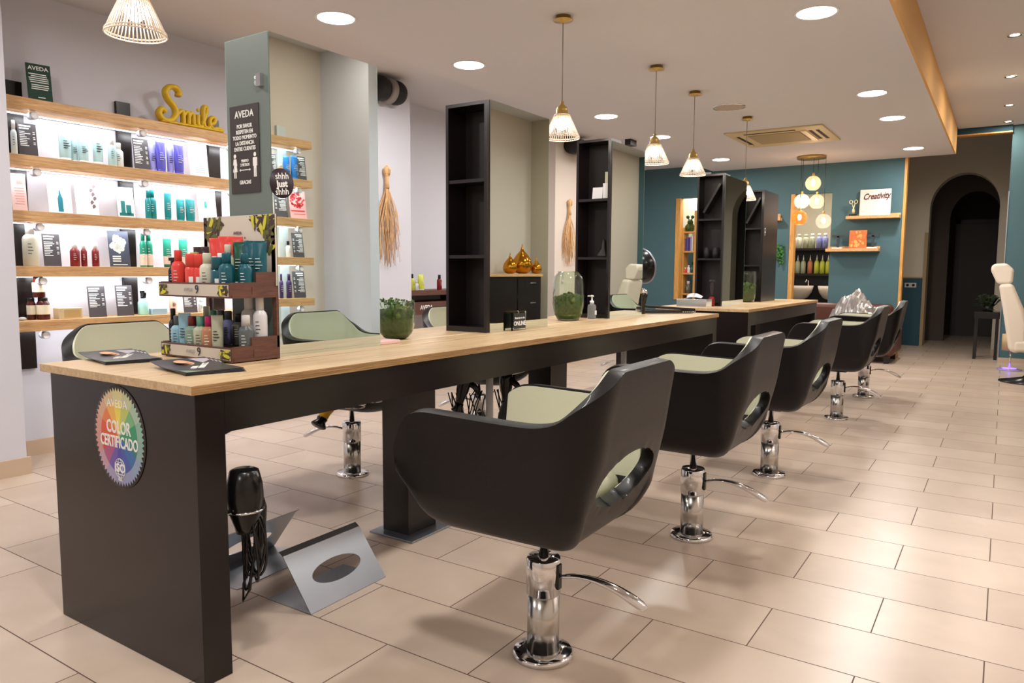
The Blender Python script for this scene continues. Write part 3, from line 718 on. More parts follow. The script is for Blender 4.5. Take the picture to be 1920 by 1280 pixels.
LEFT = [
('poster', 2.385, .144, .25, 1, 'green_card', '', 'dark green notice card with white lettering standing on the top shelf', 'card'),
('bottle', 2.213, .039, .214, 2, 'pale', 'white', 'pale bottle at the left end of the second shelf', 'bottle'),
('card', 2.298, .106, .215, 2, 'dark', '', 'dark price card leaning at the left end of the second shelf', 'price card'),
('tube', 2.516, .081, .213, 2, 'paleaqua', 'white', 'tall pale tube, leftmost tube of the second shelf', 'tube'),
('tube', 2.586, .045, .161, 2, 'paleaqua', 'white', 'short narrow pale tube left of the short wide pale tube', 'tube'),
('tube', 2.633, .07, .176, 2, 'paleaqua', 'white', 'short wide pale tube in the middle of the pale tubes', 'tube'),
('tube', 2.742, .072, .238, 2, 'paleaqua', 'white', 'tall pale tube standing just left of the white bottles', 'tube'),
('bottle', 2.828, .06, .201, 2, 'paleaqua', 'white', 'slim pale aqua bottle standing left of the second upright', 'bottle'),
('bottle', 2.884, .072, .173, 2, 'pale', 'white', 'white capped bottle in front of the second dark upright', 'bottle'),
('card', 3.045, .111, .232, 2, 'dark', '', 'dark price card between the white bottles and the purple tubes', 'price card'),
('tube', 3.133, .061, .213, 2, 'lilac', 'lilac', 'light lilac tube, leftmost of the purple tubes', 'tube'),
('tube', 3.185, .075, .232, 2, 'purple', 'purple', 'darker purple tube, second of the left pair of purple tubes', 'tube'),
('tube', 3.274, .056, .214, 2, 'lilac', 'lilac', 'light lilac tube starting the right pair of purple tubes', 'tube'),
('tube', 3.329, .078, .229, 2, 'purple', 'purple', 'darker purple tube, rightmost of the purple tubes', 'tube'),
('leaflet', 3.502, .151, .272, 2, 'palecard', '', 'large pale leaflet standing beside the third upright on the second shelf', 'leaflet'),
('leaflet', 2.229, .086, .239, 3, 'pinkcard', '', 'pink and white leaflet at the left end of the third shelf', 'leaflet'),
('leaflet', 2.473, .143, .252, 3, 'whitecard_teal', '', 'white leaflet with a teal bottle picture on the third shelf', 'leaflet'),
('leaflet', 2.647, .145, .253, 3, 'whitecard_flower', '', 'white leaflet with a grey flower drawing on the third shelf', 'leaflet'),
('leaflet', 2.915, .116, .218, 3, 'whitecard_teal2', '', 'small leaflet with teal product pictures before the second upright', 'leaflet'),
('bottle', 3.073, .045, .207, 3, 'teal', 'teal', 'teal bottle half hidden behind another on the third shelf', 'bottle'),
('bottle', 3.118, .065, .214, 3, 'teal', 'teal', 'shiny teal bottle with a wide cap on the third shelf', 'bottle'),
('tube', 3.226, .055, .205, 3, 'teal', 'teal', 'slim tall teal tube between the teal bottles and the touching tube pair', 'tube'),
('tube', 3.343, .066, .168, 3, 'teal', 'teal', 'short teal tube, left one of the touching pair', 'tube'),
('tube', 3.409, .076, .173, 3, 'teal', 'teal', 'short teal tube, right one of the touching pair', 'tube'),
('leaflet', 3.564, .15, .262, 3, 'whitecard_pink', '', 'white leaflet with small green prints beside the third upright', 'leaflet'),
('bigbottle', 2.273, .100, .274, 4, 'cream', 'white', 'large cream bottle with a white neck on the fourth shelf', 'bottle'),
('card', 2.406, .105, .213, 4, 'dark', '', 'dark price card right of the large cream bottle', 'price card'),
('bottle', 2.545, .068, .162, 4, 'redbrown', 'white', 'widest red bottle of the trio with white caps', 'bottle'),
('bottle', 2.616, .044, .161, 4, 'redbrown', 'white', 'middle red bottle of the trio with white caps', 'bottle'),
('bottle', 2.681, .052, .163, 4, 'redbrown', 'white', 'rightmost red bottle of the trio with white caps', 'bottle'),
('leaflet', 2.854, .141, .255, 4, 'darkflower', '', 'dark leaflet with white blossom print on the fourth shelf', 'leaflet'),
('bottle2', 3.022, .052, .256, 4, 'green', 'beige', 'tall green bottle with beige lower half, left of two', 'bottle'),
('bottle2', 3.079, .060, .258, 4, 'green', 'beige', 'tall green bottle with beige lower half, right of two', 'bottle'),
('tube2', 3.208, .064, .217, 4, 'green', 'beige', 'green and beige tube in the middle of the fourth shelf', 'tube'),
('tube2', 3.353, .071, .219, 4, 'green', 'beige', 'green and beige tube partly hidden by the display stand', 'tube'),
('box', 3.506, .065, .217, 4, 'white', '', 'small white box on the fourth shelf behind the display stand', 'box'),
('stone', 2.213, .047, .022, 5, 'pebble', '', 'clear glass pebble at the left end of the bottom shelf', 'paperweight'),
('soap', 2.482, .150, .071, 5, 'kraft', '', 'pale kraft coloured block box on the bottom shelf', 'box'),
('card', 2.682, .116, .214, 5, 'dark', '', 'dark price card left of the second upright on the bottom shelf', 'price card'),
('card', 2.876, .116, .219, 5, 'dark', '', 'dark price card in front of the second upright on the bottom shelf', 'price card'),
('spray', 3.018, .078, .175, 5, 'aqua', 'black', 'aqua spray bottle with black trigger head on the bottom shelf', 'spray bottle'),
('box', 3.119, .115, .042, 5, 'paleblue', '', 'low pale blue box on the bottom shelf', 'box'),
('tube', 3.253, .061, .142, 5, 'peach', 'peach', 'pale peach tube on the bottom shelf seen between the display trays', 'tube'),
('card', 3.386, .108, .156, 5, 'dark', '', 'dark price card on the bottom shelf seen behind the display trays', 'price card'),
('bottle', 3.489, .046, .103, 5, 'pale', 'white', 'small pale bottle on the bottom shelf seen behind the display trays', 'bottle'),
]
GR = dict(card='dark price cards', tube='tubes on the left shelves', tube2='tubes on the left shelves', bottle='bottles on the left shelves', bottle2='bottles on the left shelves', leaflet='leaflets on the left shelves')
def place(items, X, levels, rz, wf, grp):
    for i, (k, y, w_, h, s, c, cap, lab, cat) in enumerate(items):
        z = levels[s - 1]; g = grp.get(k); dx = .012 * ((i % 2) * 2 - 1) * (1 if rz == 0 else -1); loc = (X + dx, y, z); rq = rz - (.35 if rz == 0 else -.35)
        if k in ('card', 'leaflet', 'poster'):
            card({'card': 'price_card', 'leaflet': 'leaflet', 'poster': 'notice_card'}[k], w_ * .96, h, lab, cat, (X + (.01 if rz == 0 else -.01), y, z), rz - (.18 if rz == 0 else -.18), c, g)
        elif k in ('bottle', 'bigbottle'): bottle('bottle', w_ * wf, h, c, cap, lab, cat, loc, rq, g)
        elif k == 'bottle2':
            b = bottle('bottle', w_ * wf, h, c, c, lab, cat, loc, rq, g)
            MB().lathe([(w_ * wf / 2 + .0008, .012), (w_ * wf / 2 + .0008, h * .36)], 20, cap=False).obj('lower_label', PM(cap), b, )
        elif k == 'tube': tube_pack('cosmetic_tube', w_, h, c, cap, lab, cat, loc, rz, g)
        elif k == 'tube2': tube_pack('cosmetic_tube', w_, h, c, cap, lab, cat, loc, rz, g, 'beige')
        elif k == 'box': carton('carton', w_, .05, h, c, lab, cat, loc, rz)
        elif k == 'soap': carton('carton', w_, .08, h, c, lab, cat, loc, rz, lbl=(186, 156, 104))
        elif k == 'stone': one('glass_pebble', MB().sphere((0, 0, .011), .024, 16, 8, .46), mat('pebble', (214, 220, 226), .1, coat=.5), lab, cat, loc)
        elif k == 'spray': spray_bottle(w_ * .9, h, lab, loc)
        elif k == 'dropper':
            t = bottle('dropper_bottle', w_ * .55, h, 'clear', 'black', lab, cat, loc, rz, g)
place(LEFT, -5.235, [SH[k] for k in (1, 2, 3, 4, 5)], 0, .88, GR)
amber_jar(.054, .142, 'amber jar with cream label at the left of the bottom shelf, half hidden', (-5.27, 2.279, .92))
amber_jar(.076, .144, 'amber jar with cream label, in front under the stacked one', (-5.235, 2.335, .92))
amber_jar(.074, .146, 'amber jar stacked on top of the two others', (-5.245, 2.318, 1.065))
RIGHT = [
('card', 4.298, .068, .203, 2, 'dark', '', 'narrow dark price card on the right wall shelves beside an orange bottle', 'price card'),
('bottle', 4.364, .058, .12, 2, 'orange', 'white', 'small orange bottle on the right wall shelves', 'bottle'),
('tube', 4.447, .071, .2, 2, 'blue', 'blue', 'blue tube nearest the orange bottle on the right wall shelves', 'tube'),
('tube', 4.515, .07, .208, 2, 'blue', 'blue', 'blue tube next to the end price card on the right wall shelves', 'tube'),
('card', 4.600, .11, .222, 2, 'dark', '', 'dark price card at the end of the second right wall shelf', 'price card'),
('card', 4.368, .127, .204, 3, 'dark', '', 'dark price card left of the red leaflet on the right wall shelves', 'price card'),
('leaflet', 4.56, .17, .256, 3, 'redposter', '', 'large leaflet with red blossoms on the right wall shelves', 'leaflet'),
('dropper', 4.428, .077, .143, 4, 'clear', 'black', 'clear dropper bottle with black cap on the right wall shelves', 'bottle'),
('card', 4.551, .116, .224, 4, 'dark', '', 'dark price card beside the clear dropper bottle', 'price card'),
('bottle', 4.428, .055, .218, 5, 'darkpurple', 'darkpurple', 'dark purple bottle beside the lowest price card on the right wall', 'bottle'),
('bottle', 4.362, .041, .218, 5, 'darkpurple', 'darkpurple', 'slimmer dark purple bottle behind the other on the right wall', 'bottle'),
('card', 4.556, .123, .243, 5, 'dark', '', 'lowest dark price card on the right wall shelves', 'price card')]
place(RIGHT, .74, RS, PI, .88, {})
card('price_card', .13, .22, 'dark card standing on top of the right wall shelves', 'price card', (.74, 4.15, RS[0]), PI, 'dark')

# yellow script word on the top shelf
wd = thing('word_ornament', 'yellow script word ornament reading Smile on the top shelf', 'ornament', (-5.215, 3.17, 2.322))
def stroke(mb, pts, r, dx=.03):
    # rounded bar swept along a curve in the wall plane, with real depth
    n = 8
    P2 = []
    for i in range(len(pts) - 1):
        p0 = pts[max(i - 1, 0)]; p1 = pts[i]; p2 = pts[i + 1]; p3 = pts[min(i + 2, len(pts) - 1)]
        for k in range(6):
            t_ = k / 6; P2.append(tuple(.5 * ((2 * p1[j]) + (-p0[j] + p2[j]) * t_ + (2 * p0[j] - 5 * p1[j] + 4 * p2[j] - p3[j]) * t_ ** 2 + (-p0[j] + 3 * p1[j] - 3 * p2[j] + p3[j]) * t_ ** 3) for j in (0, 1)))
    P2.append(pts[-1])
    o = len(mb.v); mb.tube([(0, a, b) for a, b in P2], r, n)
    for i in range(o, len(mb.v)): v = mb.v[i]; mb.v[i] = (v[0] * dx / r, v[1], v[2])
Sm = MB(); r_ = .0155
stroke(Sm, [(.165, .215), (.170, .250), (.135, .275), (.085, .262), (.065, .225), (.085, .175), (.130, .130), (.140, .080), (.110, .035), (.060, .020), (.020, .035), (.008, .070), (.028, .100), (.055, .080)], .0200, .036)
stroke(Sm, [(.140, .070), (.175, .105), (.195, .110), (.200, .070), (.200, .018)], r_, .03)
stroke(Sm, [(.200, .075), (.222, .108), (.243, .098), (.243, .018)], r_, .03)
stroke(Sm, [(.243, .075), (.262, .108), (.282, .098), (.284, .030), (.30, .02)], r_, .03)
stroke(Sm, [(.322, .105), (.320, .04), (.335, .018), (.355, .03)], r_, .03)
stroke(Sm, [(.355, .035), (.392, .130), (.398, .170), (.380, .178), (.368, .14), (.370, .04), (.395, .018), (.42, .03)], r_, .03)
stroke(Sm, [(.42, .05), (.455, .065), (.468, .095), (.445, .108), (.423, .085), (.423, .045), (.45, .02), (.49, .03), (.53, .02)], r_, .03)
stroke(Sm, [(.02, .013), (.26, .013), (.53, .013)], .0125, .03)
Sm.sphere((0, .326, .143), .013, 10, 8)
Sm.obj('letters', mat('mustard_yellow', (214, 176, 36), .45, noise=.2, nscale=40), wd)

# ---------------------------------------------------------------- two tier product display on the desk
ds = thing('display_stand', 'two tier brown product display stand on the near end of the long desk', 'display stand', (-2.49, 1.632, .917))
def tray(z0, h1, h2, ys, name):
    o = MB().box(-.22, .22, 0, .20, z0, z0 + .012).box(-.22, .22, .085, .20, z0 + .012, z0 + .04).obj(name, M_walnut, ds)
    for sx in (-1, 1):
        a = .212 * sx; MB().prism([(0, z0), (.203, z0), (.203, h2), (ys, h2), (ys, h1), (0, h1)], -.006, .006, T(a, 0, 0) @ Matrix(((0, 0, 1, 0), (1, 0, 0, 0), (0, 1, 0, 0), (0, 0, 0, 1)))).obj('side_board', M_walnut, ds)
    f = MB().box(-.218, .218, -.008, 0, z0, h1 - .002).obj('front_lip', M_walnut, ds)
    MB().box(-.212, .212, -.0095, -.008, z0 + .006, h1 - .008).obj('paper_strip', mat('strip_paper', (202, 192, 178), .5), f)
    p = MB(); p.cur = 0
    rnd = random.Random(int(z0 * 100) + 3); PF = Matrix(((1, 0, 0, 0), (0, 0, 1, 0), (0, 1, 0, 0), (0, 0, 0, 1)))
    zc = (z0 + h1) / 2
    for side in (-1, 1):
        p = MB()
        for k in range(16):
            p.cur = k % 3; cx = side * rnd.uniform(.165, .200); cz = zc + rnd.uniform(-.014, .014); a = rnd.uniform(0, 3.1); l_ = .020; w_ = .007
            o_ = [(cx + l_ * math.cos(t_) * math.cos(a) - w_ * math.sin(t_) * math.sin(a), max(z0 + .008, min(h1 - .010, cz + l_ * math.cos(t_) * math.sin(a) + w_ * math.sin(t_) * math.cos(a)))) for t_ in [2 * PI * j / 8 for j in range(8)]]
            p.prism(o_, -.0102 - .0002 * k, -.0098 - .0002 * k, PF)
        p.obj('floral_print', [mat('print_yellow', (206, 196, 60), .6), mat('print_olive', (96, 96, 36), .6), mat('print_brown', (66, 48, 42), .6)], f)
    t_ = MB(); t_.text('AVEDA', .017, T(-.022, -.0125, zc) @ FRONT, .0); t_.obj('faint_lettering', mat('print_greyblue', (164, 164, 166), .6), f)
    t_ = MB(); t_.text('9', .046, T(.030, -.0125, zc) @ FRONT, .0); t_.obj('price_figure', mat('print_slate', (52, 56, 72), .6), f)
tray(.004, .058, .088, .079, 'lower_tray'); tray(.232, .288, .326, .104, 'upper_tray')
MB().box(-.218, -.196, .192, .203, 0, .54).box(.196, .218, .192, .203, 0, .54).obj('upright', M_walnut, ds)
bp_ = MB().box(-.215, .222, .192, .197, .275, .542).obj('header_board', mat('header_card', (208, 200, 184), .5), ds)
rnd = random.Random(5)
PF = Matrix(((1, 0, 0, 0), (0, 0, 1, 0), (0, 1, 0, 0), (0, 0, 0, 1)))
for side, n_ in ((-1, 44), (1, 56)):
    p = MB()
    for k in range(n_):
        p.cur = rnd.choice((0, 1, 1, 2, 2, 2))
        cx = side * (.212 - abs(rnd.gauss(0, .055))); cz = .53 - abs(rnd.gauss(0, .055 if abs(cx) > .13 else .02)); cx = max(-.205, min(.212, cx)); cz = max(.33, min(.53, cz))
        a = rnd.uniform(0, 3.14); l_ = rnd.uniform(.018, .034); w_ = rnd.uniform(.006, .011)
        o_ = [(max(-.214, min(.221, cx + l_ * math.cos(t_) * math.cos(a) - w_ * math.sin(t_) * math.sin(a))), min(.541, cz + l_ * math.cos(t_) * math.sin(a) + w_ * math.sin(t_) * math.cos(a))) for t_ in [2 * PI * j / 8 for j in range(8)]]
        p.prism(o_, .1913 - .00003 * k, .1918 - .00003 * k, PF)
    p.obj('floral_print', [mat('print_yellow', ()), mat('print_olive', ()), mat('print_brown', ())], bp_)
t_ = MB(); t_.text('AVEDA', .016, T(0, .190, .475) @ FRONT, .005); t_.text('minis', .075, T(.0, .190, .435) @ FRONT @ Matrix.Diagonal((.8, 1, 1, 1)), -.004, shear=.3)
t_.obj('lettering', mat('print_mauve', (120, 96, 100), .6), bp_)

ZU, ZLO = .917 + .245, .917 + .017
GI = 'miniature products on the display stand'
def item(k, x, y, z, w_, h, c, cap, lab, cat='bottle', rz=-.95):
    x = -2.302 + (x + 2.258) * .935
    if x > -2.37 and y < 1.70: y = 1.712 if x > -2.33 else y
    if k == 'b': return bottle('miniature_bottle', w_, h, c, cap, lab, cat, (x, y, z), rz, GI)
    if k == 't': return tube_pack('miniature_tube', w_, h, c, cap, lab, 'tube', (x, y, z), rz, GI)
    t = thing('miniature_jar', lab, 'jar', (x, y, z), rz, GI); r = w_ / 2
    MB().lathe([(r * .95, 0), (r, .004), (r, h * .60), (r * .9, h * .66)], 24).obj('body', PM(c), t)
    MB().lathe([(r * .92, h * .66), (r * .92, h - .003), (r * .88, h)], 24).obj('lid', PM(cap), t)
    MB().box(r * .99, r + .001, -.008, .008, h * .1, h * .42).obj('printed_text', M_ink, t)
    return t
YF, YB = 1.672, 1.775
spr = item('b', -2.683, YF + .012, ZU, .044, .135, 'navy', 'plum', 'dark spray miniature at the left end of the upper tray')
MB().box(.0, .03, -.008, .008, .122, .134).obj('spray_nozzle', PM('plum'), spr)
item('b', -2.632, YF, ZU, .050, .163, 'coral', 'coral', 'red bottle with tall red cap, second from left on the upper tray')
item('b', -2.575, YF + .035, ZU, .056, .155, 'olive', 'olive', 'olive green miniature behind the red jars on the upper tray')
item('j', -2.525, YF, ZU, .064, .148, 'coral', 'coral', 'wide red miniature with red lid, left of the white barcode, on the upper tray', 'jar')
item('j', -2.492, YF + .008, ZU, .056, .146, 'coral', 'coral', 'red miniature touching the other wide red one on the upper tray', 'jar')
item('b', -2.437, YF, ZU, .054, .150, 'cream', 'cream', 'cream bottle with white cap at the front middle of the upper tray')
item('b', -2.398, YF + .035, ZU, .046, .150, 'cream', 'white', 'cream bottle half hidden behind the dark teal jar on the upper tray')
item('j', -2.362, YF + .004, ZU, .062, .134, 'deepteal', 'deepteal', 'dark teal jar at the front of the upper tray', 'jar')
item('b', -2.306, YF - .004, ZU, .056, .150, 'deepteal', 'deepteal', 'front teal bottle with slim cap on the upper tray')
item('b', -2.258, YF + .025, ZU, .050, .148, 'deepteal', 'deepteal', 'teal bottle at the front right corner of the upper tray')
zb = ZU + .028
item('t', -2.640, YB, zb, .058, .150, 'bark', 'bark', 'dark brown flat pouch tube at the back left of the upper tray')
item('t', -2.592, YB + .005, zb, .060, .150, 'bark', 'bark', 'second dark brown tube at the back of the upper tray')
item('b', -2.560, YB, zb, .042, .150, 'olive', 'olive', 'olive bottle between the brown and red tubes at the back')
item('t', -2.522, YB, zb, .064, .182, 'coral', 'coral', 'left bright red tube at the back of the upper tray')
item('t', -2.468, YB + .004, zb, .066, .188, 'coral', 'coral', 'middle bright red tube at the back of the upper tray')
item('t', -2.425, YB + .012, zb, .062, .186, 'coral', 'coral', 'right bright red tube behind the white cap at the back')
item('b', -2.410, YB - .03, zb, .044, .155, 'cream', 'cream', 'white capped miniature in front of the red tubes at the back')
item('t', -2.372, YB, zb, .058, .165, 'dgreen', 'white', 'dark green tube at the back of the upper tray')
item('t', -2.335, YB + .012, zb, .050, .158, 'deepteal', 'white', 'teal tube half hidden beside the dark green tube')
item('t', -2.300, YB, zb, .056, .168, 'deepteal', 'deepteal', 'tall dark teal tube, left one of the back right pair')
item('t', -2.252, YB, zb, .050, .167, 'deepteal', 'deepteal', 'tall dark teal tube at the back right corner')
item('b', -2.700, YF + .01, ZLO, .034, .165, 'navy', 'navy', 'tall black bottle at the left end of the lower tray')
item('b', -2.652, YF, ZLO, .050, .138, 'skyblue', 'slate', 'light blue bottle with grey cap on the lower tray')
item('t', -2.602, YF, ZLO, .048, .150, 'skyblue', 'skyblue', 'light blue tube beside the light blue bottle on the lower tray')
item('b', -2.545, YF - .002, ZLO, .056, .140, 'sage', 'maroon', 'sage green bottle with a brownish red cap on the lower tray')
item('b', -2.484, YF - .004, ZLO, .056, .142, 'buff', 'mint', 'buff bottle with a mint green cap on the lower tray')
item('b', -2.426, YF - .006, ZLO, .056, .144, 'caramel', 'magenta', 'caramel bottle with a magenta cap on the lower tray')
item('t', -2.374, YF - .006, ZLO, .044, .150, 'buff', 'buff', 'slim cream flat tube at the front of the lower tray')
item('b', -2.262, YF + .004, ZLO, .052, .152, 'slate', 'silver', 'dark grey pump miniature with clear silver cap, lower tray right')
item('b', -2.614, YB, ZLO + .03, .044, .142, 'sage', 'cream', 'sage bottle with pale cap at the back of the lower tray')
item('b', -2.565, YB, ZLO + .03, .048, .128, 'mint', 'mint', 'mint coloured bottle at the back of the lower tray')
item('b', -2.515, YB, ZLO + .03, .048, .130, 'sage', 'slate', 'bottle with a grey cap at the back middle of the lower tray')
item('b', -2.466, YB, ZLO + .03, .048, .128, 'lavender', 'slate', 'bluish bottle with a grey cap at the back of the lower tray')
item('b', -2.395, YB, ZLO + .03, .056, .120, 'smoke', 'black', 'smoky brown bottle with black cap at the back of the lower tray')
item('b', -2.325, YB - .005, ZLO + .03, .056, .190, 'silver', 'silver', 'tall silver white bottle, left one of the back right pair')
item('b', -2.262, YB, ZLO + .03, .052, .186, 'silver', 'silver', 'tall silver white bottle at the back right corner of the lower tray')
# magazines: fanned stacks of single brochures
def brochure(loc, rz, label, first=[None]):
    if first[0] is None:
        t = thing('brochure', label, 'brochure', loc, rz, 'brochures on the desk')
        n = 10; vs = []; 
        for k in range(n + 1):
            x = -.145 + .29 * k / n; zc_ = .012 * max(0, (-.03 - x) / .115) ** 1.6
            for y in (-.095, .095): vs += [(x, y, zc_), (x, y, zc_ + .0018)]
        fs = []
        for k in range(n):
            o = 4 * k; fs += [(o + 1, o + 5, o + 7, o + 3), (o, o + 2, o + 6, o + 4), (o, o + 4, o + 5, o + 1), (o + 2, o + 3, o + 7, o + 6)]
        fs += [(0, 1, 3, 2), (4 * n, 4 * n + 2, 4 * n + 3, 4 * n + 1)]
        MB().add(vs, fs).obj('pages', mat('brochure_cover', (62, 62, 66), .35), t)
        p = MB(); p.text('GUIA', .026, T(.035, -.02, .0024) @ RZ(2.6), .03); p.text('DE', .022, T(.030, .010, .0024) @ RZ(2.6), .03); p.text('PRODUCTOS', .026, T(-.005, .03, .0024) @ RZ(2.6), .03)
        p.obj('lettering', M_ink, t)
        p = MB(); p.cur = 0
        p.prism([(-.075 + .026 * math.cos(a) * 1.2, -.02 + .022 * math.sin(a)) for a in [2 * PI * k / 16 for k in range(16)]], .0060, .0064, RY(.06))
        p.obj('cover_photo', mat('print_skin', (214, 166, 130), .5), t); p = MB(); p.add([(-.132, .03, .012), (-.06, .05, .0035), (-.10, .092, .0075), (-.14, .092, .0125)], [(0, 1, 2, 3)])
        p.obj('cover_corner', mat('print_lilacgrey', (178, 170, 180), .5), t); p = MB(); p.add([(.08, -.092, .0022), (.143, -.092, .0022), (.143, -.03, .0022)], [(0, 1, 2)])
        p.obj('cover_leaf', mat('print_leafgrey', (120, 142, 120), .5), t)
        first[0] = t; return t
    return dup(first[0], loc, rz, label)
for st_, (cx, cy, r0_) in enumerate(((-2.705, 1.475, 2.9 - PI), (-2.235, 1.478, 2.9 - PI))):
    side = 'left' if st_ == 0 else 'right'
    for k in range(4):
        brochure((cx - .004 * k, cy - .006 * k + .008, .9172 + .0032 * k), r0_ + .10 * (k - 1.5) * .5, 'dark product brochure, %s in the %s fanned stack on the desk' % (('lowest', 'second lowest', 'second highest', 'topmost')[k], side))

# vases with moss
def moss_vase(nm, label, loc, prof, moss_h, moss_r, wall=.003, twig=False, m=M_moss):
    t = thing(nm, label, 'vase', loc)
    n = len(prof); inner = [(max(.001, r - wall), z + (wall if i == 0 else 0)) for i, (r, z) in enumerate(prof)]
    MB().lathe([(.001, 0)] + prof + inner[::-1] + [(.001, wall + .001)], 40, cap=False).obj('glass', M_gglass, t)
    b = MB(); rnd = random.Random(3)
    b.lathe([(.001, .008), (moss_r * .72, .010), (moss_r * .97, .04), (moss_r, moss_h * .6), (moss_r * .9, moss_h * .85), (moss_r * .3, moss_h * .95)], 24)
    for k in range(90):
        a = rnd.uniform(0, 6.28); q = moss_r * rnd.uniform(.1, .95); b.sphere((q * math.cos(a), q * math.sin(a), moss_h * rnd.uniform(.7, .98) * (1 - .15 * q / moss_r)), rnd.uniform(.010, .020), 7, 5, noise=.25)
    b.obj('moss', m, t)
    if twig:
        b = MB()
        for k in range(16):
            a = rnd.uniform(0, 6.28); q = moss_r * rnd.uniform(.2, 1.0); x, y = q * math.cos(a), q * math.sin(a); z = moss_h * .92
            b.tube([(x, y, z), (x * 1.1, y * 1.1, z + .02), (x * 1.25 + rnd.uniform(-.01, .01), y * 1.2, z + rnd.uniform(.03, .05))], .0018, 5)
            for j in range(4): b.sphere((x * 1.15 + rnd.uniform(-.012, .012), y * 1.15 + rnd.uniform(-.012, .012), z + rnd.uniform(.015, .048)), .005, 6, 4)
        b.obj('sprigs', M_leaf, t)
    return t
moss_vase('moss_vase', 'round bottomed green glass vase full of moss beside the first mirror', (-2.475, 2.70, .917),
          [(.045, .0), (.052, .004), (.078, .028), (.092, .07), (.094, .12), (.092, .182), (.091, .184)], .165, .084, twig=True)
moss_vase('moss_vase', 'tall closed green glass jar half filled with moss beside the second tower', (-2.495, 4.46, .917),
          [(.060, .0), (.075, .006), (.098, .05), (.107, .10), (.107, .25), (.098, .30), (.070, .332), (.062, .335)], .19, .098, m=M_moss)
moss_vase('moss_vase', 'green glass jar of moss on the second desk before the farthest tower', (-2.44, 8.50, .917),
          [(.070, .0), (.085, .006), (.098, .05), (.104, .16), (.104, .30), (.098, .345), (.096, .35)], .23, .095)
one('pink_box', MB().box(-.045, .045, -.075, .075, 0, .016), mat('pale_pink', (222, 184, 180), .5), 'flat pale pink box lying beside the right edge of the first mirror', 'box', (-2.365, 2.485, .917), bevel=.003)
g = thing('pump_bottle', 'small clear gel pump bottle on the desk before the second tower', 'bottle', (-2.437, 4.70, .917))
MB().lathe([(.030, 0), (.031, .004), (.031, .085), (.026, .10), (.013, .108)], 20).obj('body', mat('clear_plastic', (206, 212, 214), .08, trans=.75, ior=1.2), g)
MB().lathe([(.014, .106), (.015, .128), (.006, .13), (.005, .155), (.010, .157), (.010, .168), (.001, .17)], 16).box(-.032, .012, -.006, .006, .158, .167).obj('pump_head', M_white, g)
MB().box(.0305, .0315, -.014, .014, .03, .06).obj('paper_label', M_white, g)
s = thing('counter_sign', 'small dark sign reading ONLINE in a clear block at the foot of the mirror', 'sign', (-2.292, 3.522, .922))
MB().box(-.006, .006, -.068, .068, -.005, .102).obj('acrylic_block', M_clear, s)
MB().box(.0065, .008, -.060, .060, .006, .092).obj('sheet', mat('sign_black', (34, 36, 40), .4), s)
tx = MB(); tx.text('Reserva tu cita', .017, T(.0085, 0, .066) @ LEFTW, .008); tx.text('ONLINE', .034, T(.0085, 0, .034) @ LEFTW, .02); tx.obj('lettering', M_ink, s)

# tools near the third mirror
hd = thing('hair_dryer', 'glossy black hair dryer standing on the desk at the narrow mirror edge', 'hair dryer', (-2.41, 5.50, .917))
MB().lathe([(.032, 0), (.034, .02), (.030, .06), (.040, .11), (.052, .145), (.050, .17)], 24).obj('body', M_black, hd)
MB().lathe([(.050, .17), (.046, .185), (.030, .20), (.001, .205)], 24).obj('chrome_cap', M_chrome, hd)
br_ = thing('hair_straightener', 'long black hair straightener with studded end lying on the desk', 'hair straightener', (-2.265, 5.70, .917), .78)
MB().box(-.27, .22, -.028, .028, .004, .026).obj('lower_arm', M_black, br_, bevel=.006)
MB().box(-.25, .23, -.028, .028, -.010, .010, T(0, 0, .046) @ RY(.07)).obj('upper_arm', M_black, br_, bevel=.006)
q = MB()
for k in range(7): q.sphere((.12 + .017 * k, -.030, .014), .006, 8, 6)
q.obj('studs', M_chrome, br_)
tw_ = thing('tower_box', 'white carton with cream cap standing in the second tower', 'box', (-2.40, 4.86, 1.7705))
MB().box(-.03, .03, -.03, .03, 0, .11).obj('carton', PM('white'), tw_); MB().box(-.02, .02, -.02, .02, .11, .19).obj('upper_carton', PM('cream'), tw_)
one('white_card', MB().box(-.04, .04, -.004, .004, 0, .085, RX(-.15)), M_white, 'white card leaning in the second tower beside the cartons', 'card', (-2.475, 4.83, 1.770))
one('dark_cone', MB().lathe([(.065, 0), (.062, .012), (.024, .06), (.014, .12), (.001, .13)], 20), M_darkin, 'dark cone shaped diffuser lying in the middle cell of the second tower', 'diffuser', (-2.43, 4.86, 1.3565))
for k, x in enumerate((-2.515, -2.425)):
    one('tumbler', MB().lathe([(.001, 0), (.030, 0), (.034, .11), (.031, .11), (.028, .006), (.001, .006)], 20, cap=False), mat('smoked_glass', (70, 66, 70), .08, trans=.5), '%s dark glass tumbler inside the third tower' % ('left' if k == 0 else 'right'), 'glass', (x, 7.33, 1.3905))
tb_ = thing('tissue_box', 'silver tissue box with a white tissue on the second desk', 'tissue box', (-2.52, 7.02, .917), 0)
MB().box(-.15, .15, -.08, .08, 0, .075).obj('case', mat('mirror_silver', (214, 218, 222), .12, metal=.8), tb_, bevel=.003)
n = 8; vs = []; rnd = random.Random(2)
for i in range(n + 1):
    for j in range(4): vs.append((-.075 + .15 * i / n + .012 * math.sin(j * 2.), -.02 + .04 * j / 3 + .01 * math.sin(i * 1.7 + j), .076 + .055 * math.sin(PI * (.15 + .7 * i / n)) * (1 if j in (1, 2) else .3)))
MB().add(vs, [(i * 4 + j, (i + 1) * 4 + j, (i + 1) * 4 + j + 1, i * 4 + j + 1) for i in range(n) for j in range(3)], True).obj('tissue', M_white, tb_)
bt = thing('styling_bottle', 'dark bottle with red lower part behind the tissue box on the second desk', 'bottle', (-2.40, 7.18, .917))
